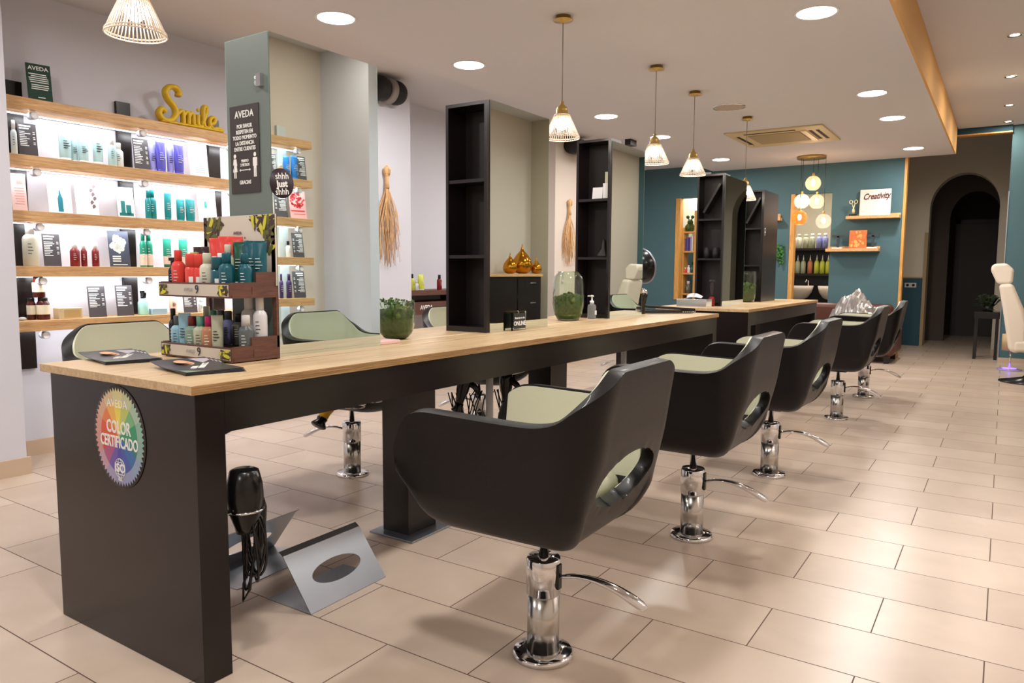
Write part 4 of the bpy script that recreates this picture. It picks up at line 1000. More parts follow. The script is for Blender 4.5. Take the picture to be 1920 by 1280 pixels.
MB().lathe([(.030, 0), (.032, .05), (.025, .09), (.012, .10)], 20).obj('body', mat('red_glass', (150, 16, 20), .1, trans=.4), bt)
MB().lathe([(.014, .10), (.018, .20), (.012, .24), (.030, .245), (.030, .26)], 20).obj('stopper', mat('smoked_glass', ()), bt)

# under the long desk
dk = thing('hair_dryer', 'glossy black hair dryer hanging in a chrome ring inside the near end panel', 'hair dryer', (-1.955, 1.43, .50))
MB().lathe([(.034, .13), (.044, .125), (.054, .085), (.057, .04), (.050, -.01), (.034, -.055), (.030, -.075)], 28).obj('body', M_black, dk)
MB().tube([(0, .03, .06), (0, .055, -.01), (0, .05, -.12), (0, .04, -.16)], [.024, .022, .019, .015], 12).obj('handle', M_black, dk)
cb = MB(); rnd = random.Random(9)
for k in range(6):
    cx, hh, ww = rnd.uniform(-.03, .02), rnd.uniform(.10, .16), rnd.uniform(.02, .045)
    cb.tube([(cx + ww * math.cos(a) , .02 + .02 * math.sin(a + k), -.12 + hh * math.sin(a) * (1 if k else 1.2)) for a in [2 * PI * j / 20 for j in range(20)]], .0045, 6, closed=True)
cb.tube([(.0, .02, -.18), (.012, .0, -.26), (-.01, -.01, -.30), (-.02, .0, -.25), (-.005, .01, -.20)], .0045, 6)
cb.obj('power_cord', M_black, dk)
hr = thing('dryer_holder', 'chrome ring holder fixed inside the near end panel under the desk', 'holder', (-1.955, 1.43, .50))
MB().tube([(.054 * math.cos(2 * PI * k / 28), .054 * math.sin(2 * PI * k / 28), .0) for k in range(28)], .0038, 8, closed=True).tube([(0, -.054, 0), (0, -.076, 0)], .006, 8).obj('ring', M_chrome, hr)
def foot_stand(label, loc, rz):
    t = thing('metal_footrest', label, 'footrest', loc, rz, 'steel footrests under the desk')
    L_ = .40; th = .003; N = 32
    MB().box(-.24, 0, -L_ / 2, L_ / 2, 0, th).obj('base_plate', M_steel, t)
    # leaning face with an oval opening
    a = math.radians(52); F = lambda u, v: (-v * math.cos(a), u, v * math.sin(a) + th)
    H = .235; oc = (0, .115); orx, orz = .125, .045; vs = []; fs = []
    ell = [(oc[0] + orx * math.cos(2 * PI * k / N), oc[1] + orz * math.sin(2 * PI * k / N)) for k in range(N)]
    rect = []
    for k in range(N):
        c_, s_ = math.cos(2 * PI * k / N), math.sin(2 * PI * k / N); q = min((L_ / 2) / max(abs(c_), 1e-6), (H / 2) / max(abs(s_), 1e-6)) 
        rect.append((max(-L_ / 2, min(L_ / 2, c_ * q)), H / 2 + max(-H / 2, min(H / 2, s_ * q))))
    ca = math.atan2(H / 2, L_ / 2)
    for cx_, cz_ in ((1, 1), (-1, 1), (-1, -1), (1, -1)):
        k = min(range(N), key=lambda k_: (rect[k_][0] - cx_ * L_ / 2) ** 2 + (rect[k_][1] - (H / 2 + cz_ * H / 2)) ** 2); rect[k] = (cx_ * L_ / 2, H / 2 + cz_ * H / 2)
    nx_, nz_ = math.sin(a) * th, math.cos(a) * th
    for (u, v) in ell + rect: vs.append(F(u, v))
    for (u, v) in ell + rect: p_ = F(u, v); vs.append((p_[0] - nx_, p_[1], p_[2] - nz_))
    M2 = 2 * N
    for k in range(N):
        k2 = (k + 1) % N
        fs += [(k, k2, N + k2, N + k), (M2 + k, M2 + N + k, M2 + N + k2, M2 + k2), (k, M2 + k, M2 + k2, k2), (N + k, N + k2, M2 + N + k2, M2 + N + k)]
    MB().add(vs, fs).obj('leaning_face', M_steel, t)
    tp = F(0, H); MB().box(-.026, .0, -L_ / 2, L_ / 2, -th, 0, T(tp[0], 0, tp[2]) @ RY(.55)).obj('top_fold', M_steel, t)
    return t
foot_stand('bent steel footrest with oval opening before the first chair', (-2.040, 1.955, 0), .02)
foot_stand('bent steel footrest partly hidden behind the near end panel', (-2.69, 1.92, 0), PI + .06)
def hung_dryer(label, loc, m, rz, tilt, cord=True):
    t = thing('hair_dryer', label, 'hair dryer', loc, rz)
    mt = RY(tilt)
    MB().lathe([(.036, .09), (.040, .05), (.038, 0), (.026, -.05), (.024, -.09)], 20, mt).obj('body', m, t)
    MB().lathe([(.028, -.085), (.024, -.10), (.04, -.125), (.036, -.13)], 16, mt).obj('nozzle', M_black, t)
    MB().tube([(.03, 0, .05), (.07, .01, .02), (.10, .02, -.03)], [.02, .018, .014], 10).obj('handle', M_black, t)
    if cord:
        c_ = MB(); rnd = random.Random(4)
        for k in range(7):
            a0, b0 = rnd.uniform(-.1, .05), rnd.uniform(.08, .20); c_.tube([(a0, .03 * k / 7, -.02), (a0 + b0 * .3, .02, -.12 - .02 * k), (a0 + b0, .01, -.20 - .012 * k), (a0 + b0 * 1.3, 0, -.10 + .01 * k), (a0 + b0 * 1.6, 0, .0)], .0038, 6)
        c_.obj('power_cord', M_black, t)
    return t
hung_dryer('black hair dryer hanging with tangled cords under the middle of the long desk', (-2.43, 3.60, .565), M_black, 0, 0.)
hung_dryer('second black hair dryer hanging beside the white post under the desk', (-2.60, 3.40, .56), M_black, .4, .25)
hung_dryer('yellow and black hair dryer hanging under the far side of the desk', (-2.76, 2.53, .59), mat('dryer_yellow', (214, 160, 20), .35), PI / 2, .7, False)
rh = thing('dryer_holder', 'double chrome ring holder under the far side of the desk', 'holder', (-2.74, 2.74, .555))
MB().tube([(-.0 + .05 * math.cos(2 * PI * k / 24), -.065 + .05 * math.sin(2 * PI * k / 24), 0) for k in range(24)], .003, 6, closed=True).obj('ring', M_chrome, rh)
MB().tube([(.05 * math.cos(2 * PI * k / 24), .065 + .05 * math.sin(2 * PI * k / 24), .012) for k in range(24)], .003, 6, closed=True).tube([(0, 0, .0), (0, 0, .215)], .010, 8).obj('ring', M_chrome, rh)

# ---------------------------------------------------------------- pendants
def pendant(label, x, y, zb, first=[None]):
    t = thing('pendant_lamp', label, 'pendant lamp', (x, y, zb), 0, 'brass and wire pendant lamps')
    zc_ = ZC - zb; h = .150; r1, r2 = .119, .052
    sh = MB(); N = 44
    for k in range(N):
        a = 2 * PI * k / N; c_, s_ = math.cos(a), math.sin(a)
        sh.tube([(r1 * c_, r1 * s_, 0), ((r1 * .62 + r2 * .38) * c_ * 1.01, (r1 * .62 + r2 * .38) * s_ * 1.01, h * .38), (r2 * c_, r2 * s_, h)], .0028, 5)
    for r, z in ((r1, 0), (r1 * .985, .012), (r2, h)): sh.tube([(r * math.cos(2 * PI * k / 40), r * math.sin(2 * PI * k / 40), z) for k in range(40)], .0032, 6, closed=True)
    sh.obj('wire_shade', mat('pale_brass_wire', (244, 228, 210), .5), t)
    cp = MB().lathe([(r2 + .002, h - .012), (.050, h + .005), (.040, h + .012), (.040, h + .035), (.030, h + .055), (.012, h + .072), (.010, h + .09), (.001, h + .092)], 28).obj('socket_cap', M_brass, t)
    MB().sphere((0, 0, h - .055), .042, 16, 12).obj('bulb', M_bulb, t)
    MB().tube([(0, 0, h + .09), (0, 0, zc_ - .03)], .0028, 6).obj('cord', mat('cord_bronze', (110, 92, 62), .5), t)
    MB().lathe([(.001, zc_ - .045), (.008, zc_ - .045), (.010, zc_ - .034), (.064, zc_ - .030), (.066, zc_ - .026), (.052, zc_ - .022), (.050, zc_)], 32).obj('canopy', M_brass, t)
    point('lamp_glow', (0, 0, h - .055), PEND_W, .05, (1, .92, .84), t)
    return t
for x, y, z, l in [(-3.08, 1.79, 2.225, 'brass wire pendant lamp cut by the top edge at the left'), (-2.52, 4.387, 2.137, 'brass wire pendant lamp on the long cord, largest complete one'), (-2.465, 5.827, 2.143, 'second complete brass wire pendant lamp, in front of a round ceiling light'),
                   (-2.50, 6.827, 2.160, 'third complete brass wire pendant lamp, near the teal wall niche'), (-2.415, 8.219, 2.040, 'farthest brass wire pendant lamp, before the farthest tower')]: pendant(l, x, y, z)
# cluster of glass globes
gc = thing('globe_chandelier', 'cluster pendant of five glowing glass globes before the teal wall', 'chandelier', (-2.42, 11.45, ZC))
MB().lathe([(.001, -.035), (.19, -.035), (.20, -.028), (.20, 0)], 48).obj('canopy', M_brass, gc)
gl = [(-2.365, 11.35, 2.53, (236, 214, 190)), (-2.531, 11.45, 2.292, (226, 232, 232)), (-2.345, 11.55, 2.285, (214, 190, 180)), (-2.528, 11.33, 2.044, (240, 120, 40)), (-2.219, 11.43, 1.992, (222, 176, 176))]
for i, (x, y, z, c_) in enumerate(gl):
    lx, ly, lz = x + 2.42, y - 11.45, z - ZC; R = .108
    pr = [(R * math.sin(a), -R * math.cos(a)) for a in [PI * (.16 + .78 * k / 18) for k in range(19)]]
    g_ = MB().lathe([(r, z_ + lz) for r, z_ in pr] + [(max(.001, r - .003), z_ + lz) for r, z_ in pr[::-1]], 32, T(lx, ly, 0), cap=False).obj('glass_globe', mat('globe_glass_%d' % i, c_, .05, alpha=.17 if i != 3 else .42), gc)
    MB().lathe([(.012, lz + R - .015), (.018, lz + R), (.016, lz + R + .03), (.004, lz + R + .045)], 16, T(lx, ly, 0)).obj('socket', M_brass, g_)
    MB().sphere((lx, ly, lz + .01), .028, 12, 10, 1.5).obj('filament_bulb', M_filament, g_)
    MB().tube([(lx, ly, lz + R + .04), (lx, ly, -.035)], .003, 6).obj('cord', M_black, gc)
    point('globe_glow', (lx, ly, lz - .06), 1.3, .04, (1, .74, .5), gc)
# ceiling cassette, grille, spots, speakers
ac = thing('air_conditioner', 'cream ceiling cassette air conditioner with dark slots', 'air conditioner', (-2.37, 9.6, ZC))
MB().box(-.56, .56, -.58, .56, -.018, 0).obj('panel', mat('aged_plastic', (206, 186, 140), .5), ac, bevel=.006)
MB().box(-.34, .26, -.34, .30, -.026, -.018).obj('intake_grille', mat('grille_tan', (166, 146, 104), .6), ac)
q = MB(); q.box(-.36, .24, -.47, -.42, -.0195, -.0175).box(.36, .40, -.34, .30, -.0195, -.0175).box(.44, .48, -.34, .30, -.0195, -.0175).box(-.48, -.44, -.34, .30, -.0195, -.0175); q.obj('air_slots', mat('slot_brown', (46, 28, 20), .7), ac)
MB().box(.285, .345, -.38, .34, -.030, -.018).obj('air_flap', mat('flap_cream', (226, 204, 160), .4), ac)
MB().box(-.50, -.49, .25, .3, -.02, -.018).box(-.47, -.46, .36, .40, -.02, -.018).obj('indicator', M_bmatte, ac)
cv = thing('ceiling_speaker', 'round flat ceiling grille between the pendants and the air conditioner', 'ceiling grille', (-2.43, 7.63, ZC))
MB().lathe([(.155, 0), (.15, -.008), (.13, -.012), (.001, -.012)], 40).obj('grille', mat('grille_grey', (176, 162, 146), .6), cv)
MB().lathe([(.150, -.001), (.158, -.010), (.162, -.001)], 40, cap=False).obj('rim', M_chrome, cv)
def spot(label, x, y, first=[None]):
    if first[0] is None:
        t = thing('spotlight', label, 'spotlight', (x, y, ZR), 0, 'small recessed spotlights')
        MB().lathe([(.038, .0), (.040, -.006), (.058, -.008), (.060, 0)], 28, cap=False).obj('ring', M_chrome, t)
        MB().lathe([(.001, -.003), (.036, -.003)], 24, cap=False).obj('lens', mat('spot_lens', (255, 236, 220), .5, emit=18), t)
        first[0] = t; o = t
    else: o = dup(first[0], (x, y, ZR), 0, label)
    area('spot_lamp', (0, 0, -.012), SPOT_W, .07, (1, .88, .76), parent=o)
for x, y, l in [(-.046, 7.87, 'recessed spotlight nearest the camera at the right edge'), (-.066, 9.47, 'second recessed spotlight at the right edge'), (-.072, 11.04, 'third recessed spotlight at the right edge'), (-.08, 12.2, 'farthest recessed spotlight, by the header beam'), (.1, 4.5, 'recessed spotlight above the right aisle'), (.1, 1.5, 'recessed spotlight beside the camera')]: spot(l, x, y)
def speaker(label, y):
    t = thing('wall_speaker', label, 'loudspeaker', (-4.93, y, 2.90), 0, 'black wall speakers')
    for s_ in (-1, 1):
        MB().lathe([(.001, -.105), (.095, -.10), (.108, -.05), (.112, 0), (.108, .05), (.095, .10), (.001, .105)], 24, T(.10, s_ * .105, 0) @ RX(PI / 2) @ Matrix.Diagonal((1, 1, .62, 1))).obj('speaker_drum', M_bmatte, t)
    MB().lathe([(.10, -.035), (.116, -.03), (.116, .03), (.10, .035)], 24, T(.10, 0, 0) @ RX(PI / 2)).obj('middle_band', mat('speaker_grey', (136, 130, 124), .5), t)
    MB().box(0, .03, -.06, .06, -.04, .04).obj('wall_bracket', M_bmatte, t)
speaker('black twin drum speaker high on the first pillar', 5.19); speaker('black speaker high on the pillar behind the second complete pendant', 8.80)
one('ceiling_box', MB().box(-.04, .04, -.09, .09, -.07, 0), M_bmatte, 'small black box under the ceiling above the second tower mirror', 'box', (-4.07, 8.85, 2.924))

# ---------------------------------------------------------------- left wall decorations
def raffia(label, y, z, h):
    t = thing('raffia_bundle', label, 'wall ornament', (-4.93, y, z), 0, 'raffia wall ornaments'); rnd = random.Random(int(y * 10)); b = MB()
    for k in range(85):
        a = rnd.uniform(-1, 1); e = rnd.uniform(.62, 1.); wv = rnd.uniform(0, 6.28); pts = []
        for j in range(9):
            u = j / 8; sp = .016 + (.125 * sm((u - .18) / .5)); pts.append((.03 + .022 * math.cos(k) * (.4 + u), a * sp + .012 * math.sin(wv + u * 9) * u, -.09 - (h - .09) * u * e))
        b.tube(pts, .0026, 4)
    b.obj('loose_strands', M_raffia, t)
    b = MB()
    b.lathe([(.012, 0), (.030, -.02), (.034, -.05), (.022, -.08), (.018, -.13), (.024, -.2)][::-1], 14, T(.035, 0, 0))
    for k in range(10): b.tube([(.035 + .026 * math.cos(k), .026 * math.sin(k), -.08), (.035 + .04 * math.cos(k), .034 * math.sin(k), -.03), (.035, 0, .01)], .004, 5)
    b.tube([(.035 + .021 * math.cos(2 * PI * k / 14), .021 * math.sin(2 * PI * k / 14), -.085) for k in range(14)], .005, 5, closed=True)
    b.obj('knotted_head', M_raffia, t)
raffia('straw coloured raffia bundle hanging on the first pillar beside the first mirror', 5.235, 2.225, .94)
raffia('straw coloured raffia bundle hanging before the second tower', 8.76, 2.21, .90)
cs = thing('wall_console', 'dark brown wall console with white brand lettering behind the moss vase', 'console', (-5.39, 5.63, 0))
MB().box(0, .42, 0, 2.4, 1.00, 1.05).obj('top_shelf', M_walnut, cs); MB().box(0, .40, 0, 2.4, .80, .93).obj('drawer_front', M_walnut, cs); MB().box(0, .40, 1.0, 1.04, .93, 1.0).box(0, .40, 0, .04, .93, 1.0).obj('divider', M_walnut, cs)
tx = MB(); tx.text('AVEDA', .062, T(.403, .28, .872) @ LEFTW, .02); tx.obj('lettering', M_ink, cs)
for k, (y, w_, h, c, cap, l) in enumerate([(5.72, .055, .17, 'lime', 'black', 'lime green bottle with black cap on the brown console'), (5.86, .085, .165, 'lime', 'cream', 'wide lime green tube on the brown console'), (5.79, .045, .10, 'silver', 'silver', 'small silver pot between the lime packs on the console')]):
    (tube_pack if k == 1 else bottle)(('cosmetic_tube' if k == 1 else 'bottle'), w_, h, c, cap, l, 'tube' if k == 1 else 'bottle', (-5.02, y, 1.05))
bottle('bottle', .055, .16, 'redbrown', 'black', 'dark red bottle before the brown console near the first tower', 'bottle', (-5.03, 6.15, 1.05)).location = (-5.02, 6.16, 1.05)
one('switch_plate', MB().box(0, .012, -.04, .04, -.08, .08), mat('plate_grey', (180, 176, 176), .5), 'small grey switch plate on the pillar right of the gold ornaments mirror', 'switch', (-4.93, 8.56, 1.18), bevel=.003)
# floor-standing hood dryer
hdd = thing('hood_dryer', 'round hood dryer with silver rim behind the narrow mirror edge', 'hood dryer', (-3.98, 9.0, 0))
MB().lathe([(.20, 0), (.20, .03), (.02, .05), (.018, 1.05)], 24).obj('stand', M_chrome, hdd)
MB().lathe([(.001, -.12), (.12, -.10), (.20, -.03), (.225, .05)], 32, T(0, 0, 1.32) @ RX(-1.35) @ RY(.3), cap=False).obj('hood', M_black, hdd)
MB().tube([(.226 * math.cos(2 * PI * k / 40), .226 * math.sin(2 * PI * k / 40), .05) for k in range(40)], .014, 8, closed=True, mtx=T(0, 0, 1.32) @ RX(-1.35) @ RY(.3)).obj('silver_rim', M_steel, hdd)

# ---------------------------------------------------------------- teal wall: shelves and niches
sh1 = one('wall_shelf', MB().box(-.358, .358, -.2, 0, -.045, 0).box(-.358, .358, -.018, 0, 0, .035), M_shelf, 'upper oak picture shelf on the teal wall carrying the Creativity sign', 'shelf', (-1.675, YT, 2.10), bevel=.003)
sh2 = one('wall_shelf', MB().box(-.365, .365, -.2, 0, -.045, 0).box(-.365, .365, -.018, 0, 0, .035), M_shelf, 'lower oak picture shelf on the teal wall carrying the orange picture', 'shelf', (-1.935, YT, 1.62), bevel=.003)
sg = thing('creativity_sign', 'white square board with dark script reading Creativity on the upper oak shelf', 'sign', (-1.66, YT - .08, 2.10))
MB().box(-.21, .21, -.012, .012, 0, .39, RX(-.08)).obj('board', mat('board_white', (226, 212, 202), .5), sg, bevel=.008)
tx = MB(); tx.text('Creativity', .125, T(.01, -.014 + .02, .285) @ RX(-.08) @ RY(-.05) @ FRONT @ Matrix.Diagonal((.72, 1, 1, 1)), .022, shear=.45); tx.tube([(.12, .0, .255), (.2, .0, .262)], .003, 5); tx.obj('lettering', mat('sign_wine', (74, 26, 34), .5), sg)
sc = thing('scissors_trophy', 'gold scissors trophy on a dark base beside the Creativity sign', 'trophy', (-1.95, YT - .10, 2.10))
MB().box(-.055, .055, -.04, .04, 0, .03).obj('plinth', M_black, sc)
b = MB(); b.tube([(.0, 0, .03), (-.006, 0, .09), (.008, 0, .13), (.022, 0, .19)], [.016, .010, .007, .006], 8); b.tube([(.01, 0, .03), (.014, 0, .08), (.0, 0, .13), (-.022, 0, .19)], [.010, .010, .007, .006], 8)
for s_ in (-1, 1): b.tube([(s_ * .034 + .022 * math.cos(2 * PI * k / 16), 0, .212 + .026 * math.sin(2 * PI * k / 16)) for k in range(16)], .006, 6, closed=True)
b.obj('scissors', mat('pale_gold', (226, 210, 160), .3, metal=.6), sc)
pc = thing('canvas_picture', 'orange sepia canvas of abstract shapes on the lower oak shelf', 'picture', (-1.865, YT - .10, 1.62))
MB().box(-.12, .12, -.012, .012, 0, .27, RX(-.06)).obj('canvas', mat('canvas_orange', (196, 110, 58), .7, noise=.35, nscale=14), pc)
b = MB(); rnd = random.Random(8)
for k in range(24):
    cx, cz, r = rnd.uniform(-.10, .08), rnd.uniform(.02, .12) if k % 2 else rnd.uniform(.05, .25), rnd.uniform(.008, .02)
    if k % 2 == 0: cx = .0 + rnd.uniform(-.04, .05)
    b.prism([(cx + r * math.cos(2 * PI * j / 8), cz + r * 1.3 * math.sin(2 * PI * j / 8)) for j in range(8)], .0125 + .0001 * k, .013 + .0001 * k, RX(PI / 2 - .06))
b.obj('painted_shapes', mat('canvas_sepia', (226, 168, 96), .7), pc)
for s_, x in ((0, -2.14), (1, -1.66)):
    t = thing('letter_ornament', '%s teal metal letter T beside the orange picture' % ('left' if s_ == 0 else 'right'), 'letter', (x, YT - .10, 1.62), 0, 'metal letters on the lower shelf')
    MB().box(-.016, .016, -.015, .015, 0, .19).box(-.085, .085, -.015, .015, .17, .205).box(-.04, .04, -.015, .015, 0, .014).obj('letter', mat('letter_teal', (50, 58, 64), .5), t)
    MB().box(-.08, .06, -.03, .03, 0, .018).obj('white_pebbles', M_white, t)
hp = thing('hanging_plant', 'small trailing green plant on the teal wall left of the globe cluster', 'plant', (-3.0, YT - .04, 1.70))
b = MB(); rnd = random.Random(3)
for k in range(70): b.sphere((rnd.uniform(-.06, .05), rnd.uniform(-.03, .02), rnd.uniform(-.30, .0)), rnd.uniform(.012, .024), 6, 5, noise=.3)
b.obj('foliage', mat('plant_green', (60, 116, 52), .7), hp); MB().box(-.04, .04, -.02, .04, -.05, -.01).obj('pot', M_dteal, hp)
one('wall_shelf', MB().box(-.075, .075, -.16, 0, -.05, 0).box(-.03, .05, -.05, 0, 0, .06), M_shelf, 'tiny oak corner shelf on the teal wall beside the farthest tower', 'shelf', (-3.07, YT, 2.12), bevel=.003)
# niche with ladder shelf
ns = thing('niche_bookcase', 'narrow pine bookcase inside the left opening of the teal wall', 'bookcase', (-4.69, YT + .14, 0))
MB().box(0, .025, 0, .22, .0, 2.02).obj('side_panel', M_post, ns); MB().box(.20, .235, 0, .22, .0, 2.30).obj('side_panel', M_post, ns)
for z in (1.925, 1.59, 1.215, .86): MB().box(.0, .27, -.01, .23, z, z + .028).obj('shelf', M_post, ns)
for k, (c_, h, w_) in enumerate([((70, 56, 120), .22, .028), ((96, 84, 150), .24, .026), ((60, 50, 130), .23, .026), ((150, 150, 190), .25, .024), ((226, 216, 212), .29, .030)]):
    t = thing('book', '%s book in the pine bookcase' % ('leftmost dark purple', 'second mauve', 'third deep violet', 'fourth pale lilac', 'tallest white')[k], 'book', (-4.655 + .030 * k, YT + .20, 1.6185), 0, 'books in the pine bookcase')
    MB().box(-w_ / 2, w_ / 2, 0, .15, 0, h).obj('cover', mat('book_%d' % k, c_, .5), t); MB().box(-w_ / 2 + .003, w_ / 2 - .003, .001, .152, .004, h + .002).obj('pages', mat('book_pages', (220, 212, 196), .7), t)
nv = thing('plant_vase', 'round glass vase with moss and a dark figure atop the pine bookcase', 'vase', (-4.60, YT + .24, 1.954))
MB().lathe([(.05, 0), (.085, .04), (.09, .09), (.05, .14)], 24, cap=False).obj('glass', M_gglass, nv); b = MB(); b.sphere((0, 0, .06), .07, 16, 10); b.obj('moss', M_moss, nv)
b = MB(); b.sphere((0, 0, .16), .05, 12, 8).sphere((-.045, 0, .25), .03, 10, 8).sphere((.04, 0, .25), .03, 10, 8).tube([(0, 0, .16), (-.04, 0, .24)], .01, 6).tube([(0, 0, .16), (.04, 0, .24)], .01, 6); b.obj('dark_sprigs', M_moss2, nv)
for k, (x, z, w_, h, c, cap, l) in enumerate([(-4.66, 1.243, .05, .09, 'coral', 'white', 'small red bottle on the third board of the pine bookcase'), (-4.60, 1.243, .055, .13, 'white', 'white', 'white bottle on the third board of the pine bookcase'), (-4.53, 1.243, .05, .19, 'deepteal', 'black', 'dark teal bottle on the third board of the pine bookcase'),
      (-4.60, .888, .09, .21, 'smoke', 'silver', 'tall smoky bottle on the lowest board of the pine bookcase')]):
    bottle('bottle', w_, h, c, cap, l, 'bottle', (x, YT + .22, z), -PI / 2, 'bottles in the pine bookcase')
# wash room shelf, bottles, basins
wu = thing('backwash_unit', 'dark shelving unit in the wash room behind the right opening of the teal wall', 'shelving', (-2.72, 13.35, 0))
MB().box(-.5, .62, 0, .03, .5, 1.66).obj('back_panel', mat('unit_dark', (24, 26, 28), .6), wu); MB().box(-.5, .62, -.18, .0, 1.63, 1.665).obj('shelf', M_darkin, wu); MB().box(-.5, .62, -.18, .0, 1.205, 1.24).obj('shelf', M_darkin, wu)
for k, (x, w_, h, c, cap, l) in enumerate([(-3.035, .085, .245, 'white', 'cream', 'first'), (-2.95, .095, .24, 'cream', 'cream', 'second'), (-2.84, .10, .235, 'buff', 'cream', 'third'), (-2.735, .095, .245, 'buff', 'white', 'fourth'), (-2.625, .095, .245, 'lavender', 'white', 'fifth'), (-2.53, .095, .245, 'lavender', 'white', 'sixth')]):
    bottle('salon_bottle', w_, h, c, cap, '%s large pale bottle from the left on the upper wash room shelf' % l, 'bottle', (x, 13.26, 1.6655), -PI / 2, 'bottles on the upper wash room shelf', 'tall')
for k, (x, c, l) in enumerate([(-3.045, 'lime', 'half hidden lime'), (-2.955, 'buff', 'first grey green'), (-2.865, 'buff', 'second grey green'), (-2.755, 'copper', 'copper coloured'), (-2.65, 'lime', 'first bright lime'), (-2.56, 'lime', 'second bright lime'), (-2.47, 'lime', 'rightmost lime')]):
    t = thing('nozzle_bottle', '%s nozzle bottle on the lower wash room shelf' % l, 'bottle', (x, 13.26, 1.2405), 0, 'nozzle bottles on the lower wash room shelf')
    MB().lathe([(.038, 0), (.042, .006), (.042, .17), (.034, .20), (.014, .225)], 18).obj('body', PM(c), t); MB().lathe([(.014, .225), (.012, .24), (.004, .29), (.003, .31)], 12).obj('nozzle', M_white, t)
for k, x in enumerate((-2.88, -2.36)):
    t = thing('wash_basin', '%s white shampoo basin in the wash room' % ('left' if k == 0 else 'right'), 'basin', (x, 13.1, .80), 0, 'shampoo basins')
    MB().lathe([(.05, 0), (.14, .04), (.20, .13), (.225, .24), (.20, .235), (.13, .06), (.001, .03)], 32, sx=1., sy=1.1, cap=False).obj('bowl', mat('ceramic', (222, 210, 196), .15), t)
    MB().lathe([(.11, -.8), (.11, -.1), (.06, 0)], 24).obj('pedestal', M_bmatte, t)
    MB().tube([(.12, .12, .22), (.12, .12, .32), (.10, .06, .34), (.09, .03, .30)], .011, 8).obj('tap', M_chrome, t)
    if k == 0:
        MB().lathe([(.02, 0), (.02, .0)], 6) 
area('wash_room_lamp', (-2.7, 12.95, 2.9), 34, .5, (1, .9, .8)); area('niche_lamp', (-4.5, 12.7, 2.9), 20, .4, (1, .92, .84))
# brown sofa with silver cape
so = thing('leather_sofa', 'brown leather sofa against the teal wall behind the farthest chairs', 'sofa', (-1.95, 11.75, 0))
MB().box(-.85, .62, -.42, .30, .12, .42).obj('seat', mat('brown_leather', (84, 46, 34), .42, bump=.2), so, bevel=.05, segs=4)
MB().box(-.85, .62, .22, .46, .12, .80).obj('backrest', mat('brown_leather', ()), so, bevel=.07, segs=4)
MB().box(.56, .74, -.42, .46, .1, .62).obj('armrest', mat('brown_leather', ()), so, bevel=.07, segs=4); MB().box(-1.0, -.82, -.42, .46, .1, .62).obj('armrest', mat('brown_leather', ()), so, bevel=.07, segs=4)
for sx in (-.9, .64):
    for sy in (-.35, .38): MB().box(sx - .03, sx + .03, sy - .03, sy + .03, 0, .12).obj('leg', M_bmatte, so)
cp = MB(); n = 26; vs = []; rnd = random.Random(12)
for i in range(n + 1):
    for j in range(n + 1):
        u, v = i / n * 2 - 1, j / n * 2 - 1; rad_ = abs(u) + abs(v)
        z = .46 * max(0, 1 - math.hypot(u * .9, v) ** 1.6) + .10 * (1 - rad_ / 2) + .045 * math.sin(9 * u + 4 * v) * math.cos(7 * v - 3 * u) + rnd.uniform(-.034, .034)
        vs.append((u * .36 + .03 * math.sin(5 * v), v * .22 + rnd.uniform(-.012, .012), max(.0, z)))
cp.add(vs, [(i * (n + 1) + j, (i + 1) * (n + 1) + j, (i + 1) * (n + 1) + j + 1, i * (n + 1) + j + 1) for i in range(n) for j in range(n)], False)
cpo = cp.obj('styling_cape', mat('silver_cloth', (170, 166, 164), .3, metal=.6), None, (-1.80, 11.52, .50)); tag(cpo, 'crumpled silver styling cape heaped on the brown sofa', 'cape')
s_ = cpo.modifiers.new('t', 'SOLIDIFY'); s_.thickness = .004
cpo.location = (-1.79, 11.70, .43)
# right hand corner
one('double_socket', MB().box(-.09, .09, -.008, 0, -.04, .04), mat('plate_grey', ()), 'grey double wall socket on the teal dado beside the arch', 'socket', (-1.36, 14.585, 1.05), bevel=.003)
for sx in (-.045, .045):
    o = MB().lathe([(.001, .0), (.022, 0), (.022, .001)], 20, T(0, -.0085, 0) @ RX(PI / 2)).obj('socket_hole', M_black, bpy.data.objects['double_socket']); o.location = (sx, 0, 0)
wc = thing('treatment_chair', 'white padded treatment chair with headrest at the right edge', 'chair', (.10, 10.4, 0))
def pad(name, pts, half, parent, m, bev=.05):
    P3 = Matrix(((1, 0, 0, 0), (0, 0, 1, 0), (0, 1, 0, 0), (0, 0, 0, 1))); return MB().prism(pts, -half, half, P3).obj(name, m, parent, bevel=bev, segs=4)
pad('headrest', [(-.245, 1.30), (-.225, 1.365), (-.09, 1.375), (-.015, 1.30), (-.02, 1.14), (-.17, 1.135)], .16, wc, M_offwhite, .035)
pad('backrest', [(-.155, 1.135), (-.02, 1.145), (.10, .86), (.145, .70), (.15, .42), (.06, .34), (-.02, .38), (-.06, .62), (-.10, .85)], .26, wc, M_offwhite, .05)
pad('seat', [(.02, .36), (.02, .50), (.60, .52), (.66, .46), (.62, .38)], .27, wc, M_offwhite, .05)
MB().lathe([(.30, 0), (.30, .012), (.07, .06), (.05, .08), (.05, .36)], 36, T(.20, 0, 0)).obj('pedestal', M_black, wc)
pl = thing('floor_lamp', 'short lamp with beige cylinder over a glowing violet base beside the white chair', 'lamp', (.115, 11.60, 0))
MB().lathe([(.14, 0), (.14, .014), (.02, .02)], 32).obj('base', M_clear if False else mat('acrylic_base', (160, 150, 210), .1), pl)
MB().lathe([(.001, .021), (.08, .021), (.08, .026), (.001, .026)], 24).obj('violet_glow', mat('violet_led', (110, 80, 255), .5, emit=4), pl)
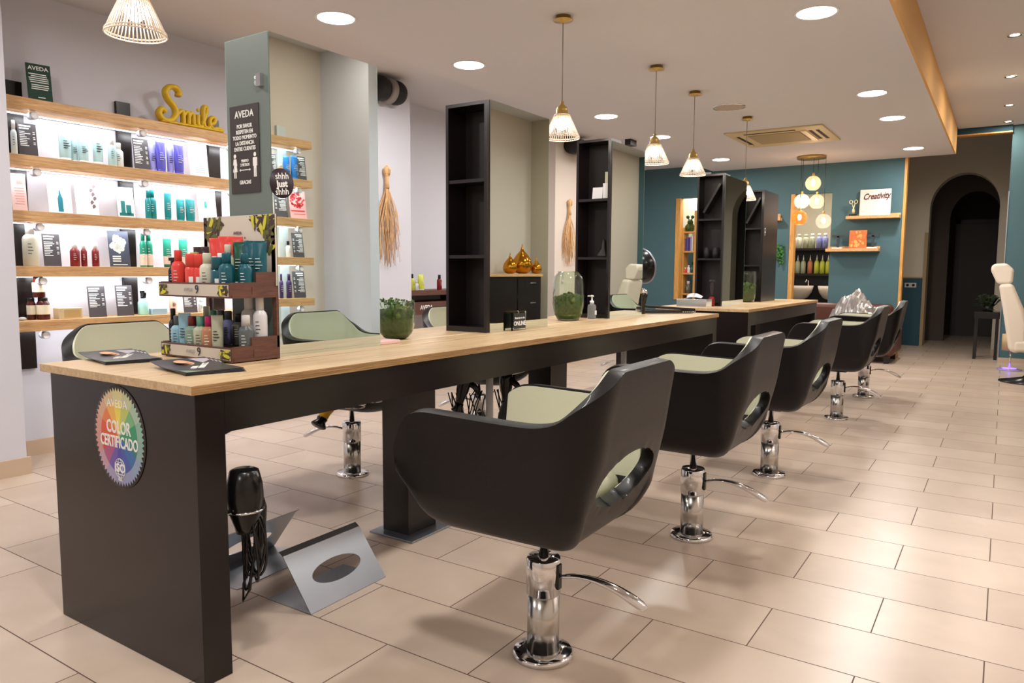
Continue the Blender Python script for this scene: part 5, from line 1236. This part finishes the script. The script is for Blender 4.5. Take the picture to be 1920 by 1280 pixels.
MB().lathe([(.012, .02), (.012, .30)], 12).obj('stem', M_chrome, pl); MB().lathe([(.10, .26), (.10, .47), (.001, .47)], 28).obj('cylinder_shade', mat('shade_beige', (186, 160, 124), .5), pl)
MB().lathe([(.045, .47), (.04, .74)], 20).obj('upper_neck', mat('shade_beige', ()), pl)
tp = thing('plant_table', 'slim dark side table in front of the arch carrying a plant', 'side table', (-.185, 12.97, 0))
MB().box(-.16, .16, -.16, .16, .60, .70).obj('table_top', M_black, tp, bevel=.004)
for sx in (-.13, .13):
    for sy in (-.13, .13): MB().box(sx - .02, sx + .02, sy - .02, sy + .02, 0, .60).obj('leg', M_black, tp)
pp = thing('potted_plant', 'low dark leafy plant on the slim side table', 'plant', (-.185, 12.97, .70))
b = MB(); rnd = random.Random(6)
for k in range(46):
    a, q, up = rnd.uniform(0, 6.28), rnd.uniform(.06, .20), rnd.uniform(.02, .26); x, y = q * math.cos(a), q * math.sin(a)
    b.add([(x * .3, y * .3, .05), (x * .8 + .02, y * .8 - .02, up), (x * 1.2, y * 1.2, up * .9), (x * .8 - .02, y * .8 + .02, up)], [(0, 1, 2, 3)])
b.obj('leaves', mat('dark_leaf', (34, 46, 28), .6), pp); MB().lathe([(.06, 0), (.075, .08)], 20).obj('pot', M_bmatte, pp)

# ---------------------------------------------------------------- right side, seen in the mirrors
dz = thing('chest_of_drawers', 'dark chest of drawers with oak top, reflected in the mirror beside the first tower', 'chest', (.885, 7.75, 0))
MB().box(-.42, 0, -.62, .62, .06, 1.185).obj('carcass', M_dark, dz); MB().box(-.44, 0, -.64, .64, 1.185, 1.222).obj('chest_top', M_shelf, dz, bevel=.002); MB().box(-.40, -.02, -.58, .58, 0, .06).obj('plinth', M_bmatte, dz)
for z in (1.10, .845, .59, .33):
    d_ = MB().box(-.428, -.42, .06, .60, z - .12, z + .065).obj('drawer', M_dark, dz)
    MB().tube([(-.432, .34, z), (-.446, .36, z + .004), (-.446, .45, z + .004), (-.432, .47, z)], .006, 8).obj('handle', M_chrome, d_)
MB().box(-.428, -.42, -.60, .03, .10, 1.165).obj('cupboard_door', M_dark, dz)
for y, r, l in ((7.84, .093, 'smaller gold drop ornament standing apart on the chest'), (8.12, .135, 'largest gold drop ornament on the chest'), (8.31, .074, 'smallest gold drop ornament in front of the largest')):
    k = r / .085
    one('drop_ornament', MB().lathe([(.03 * k, 0), (.062 * k, .012 * k), (.083 * k, .05 * k), (.085 * k, .075 * k), (.074 * k, .115 * k), (.045 * k, .155 * k), (.018 * k, .185 * k), (.007 * k, .215 * k), (.001, .245 * k)], 32), M_gold, l, 'ornament', (.60 if r > .08 else .50, y, 1.222), 'gold drop ornaments')
sb = thing('side_counter', 'small dark counter with oak top before the blue wall, reflected in the narrow mirror', 'counter', (.62, 12.2, 0))
MB().box(-.30, .27, -.22, .28, 0, .88).obj('body', M_dark, sb); MB().box(-.32, .27, -.24, .28, .88, .92).obj('counter_top', M_shelf, sb)
one('chrome_bowl', MB().lathe([(.04, 0), (.09, .04), (.11, .10), (.10, .10), (.08, .045), (.001, .01)], 24, cap=False), M_chrome, 'chrome bowl on the small counter before the blue wall', 'bowl', (.5, 12.2, .92))
for k, (x, z) in enumerate(((.60, 1.75), (.42, 1.35))):
    t = thing('wall_vase', '%s clear tube vase with gold stems on the blue wall' % ('higher' if k == 0 else 'lower'), 'vase', (x, 12.49, z), 0, 'tube vases on the blue wall')
    MB().lathe([(.001, 0), (.04, 0), (.04, .42), (.037, .42), (.037, .004), (.001, .004)], 18, cap=False).obj('glass', M_clear, t)
    MB().tube([(.0, 0, .01), (.01, 0, .2), (-.005, 0, .36)], .012, 6).tube([(.015, 0, .01), (-.01, 0, .2), (.01, 0, .33)], .012, 6).obj('stems', mat('stem_gold', (170, 140, 50), .5), t)
    MB().box(-.02, .02, .03, .04, .1, .3).obj('wall_bracket', M_steel, t)
one('wall_thermostat', MB().box(-.05, .05, -.03, 0, -.055, .055), M_white, 'small white box high on the teal wall above the third tower', 'thermostat', (-4.22, YT, 2.86), bevel=.004)
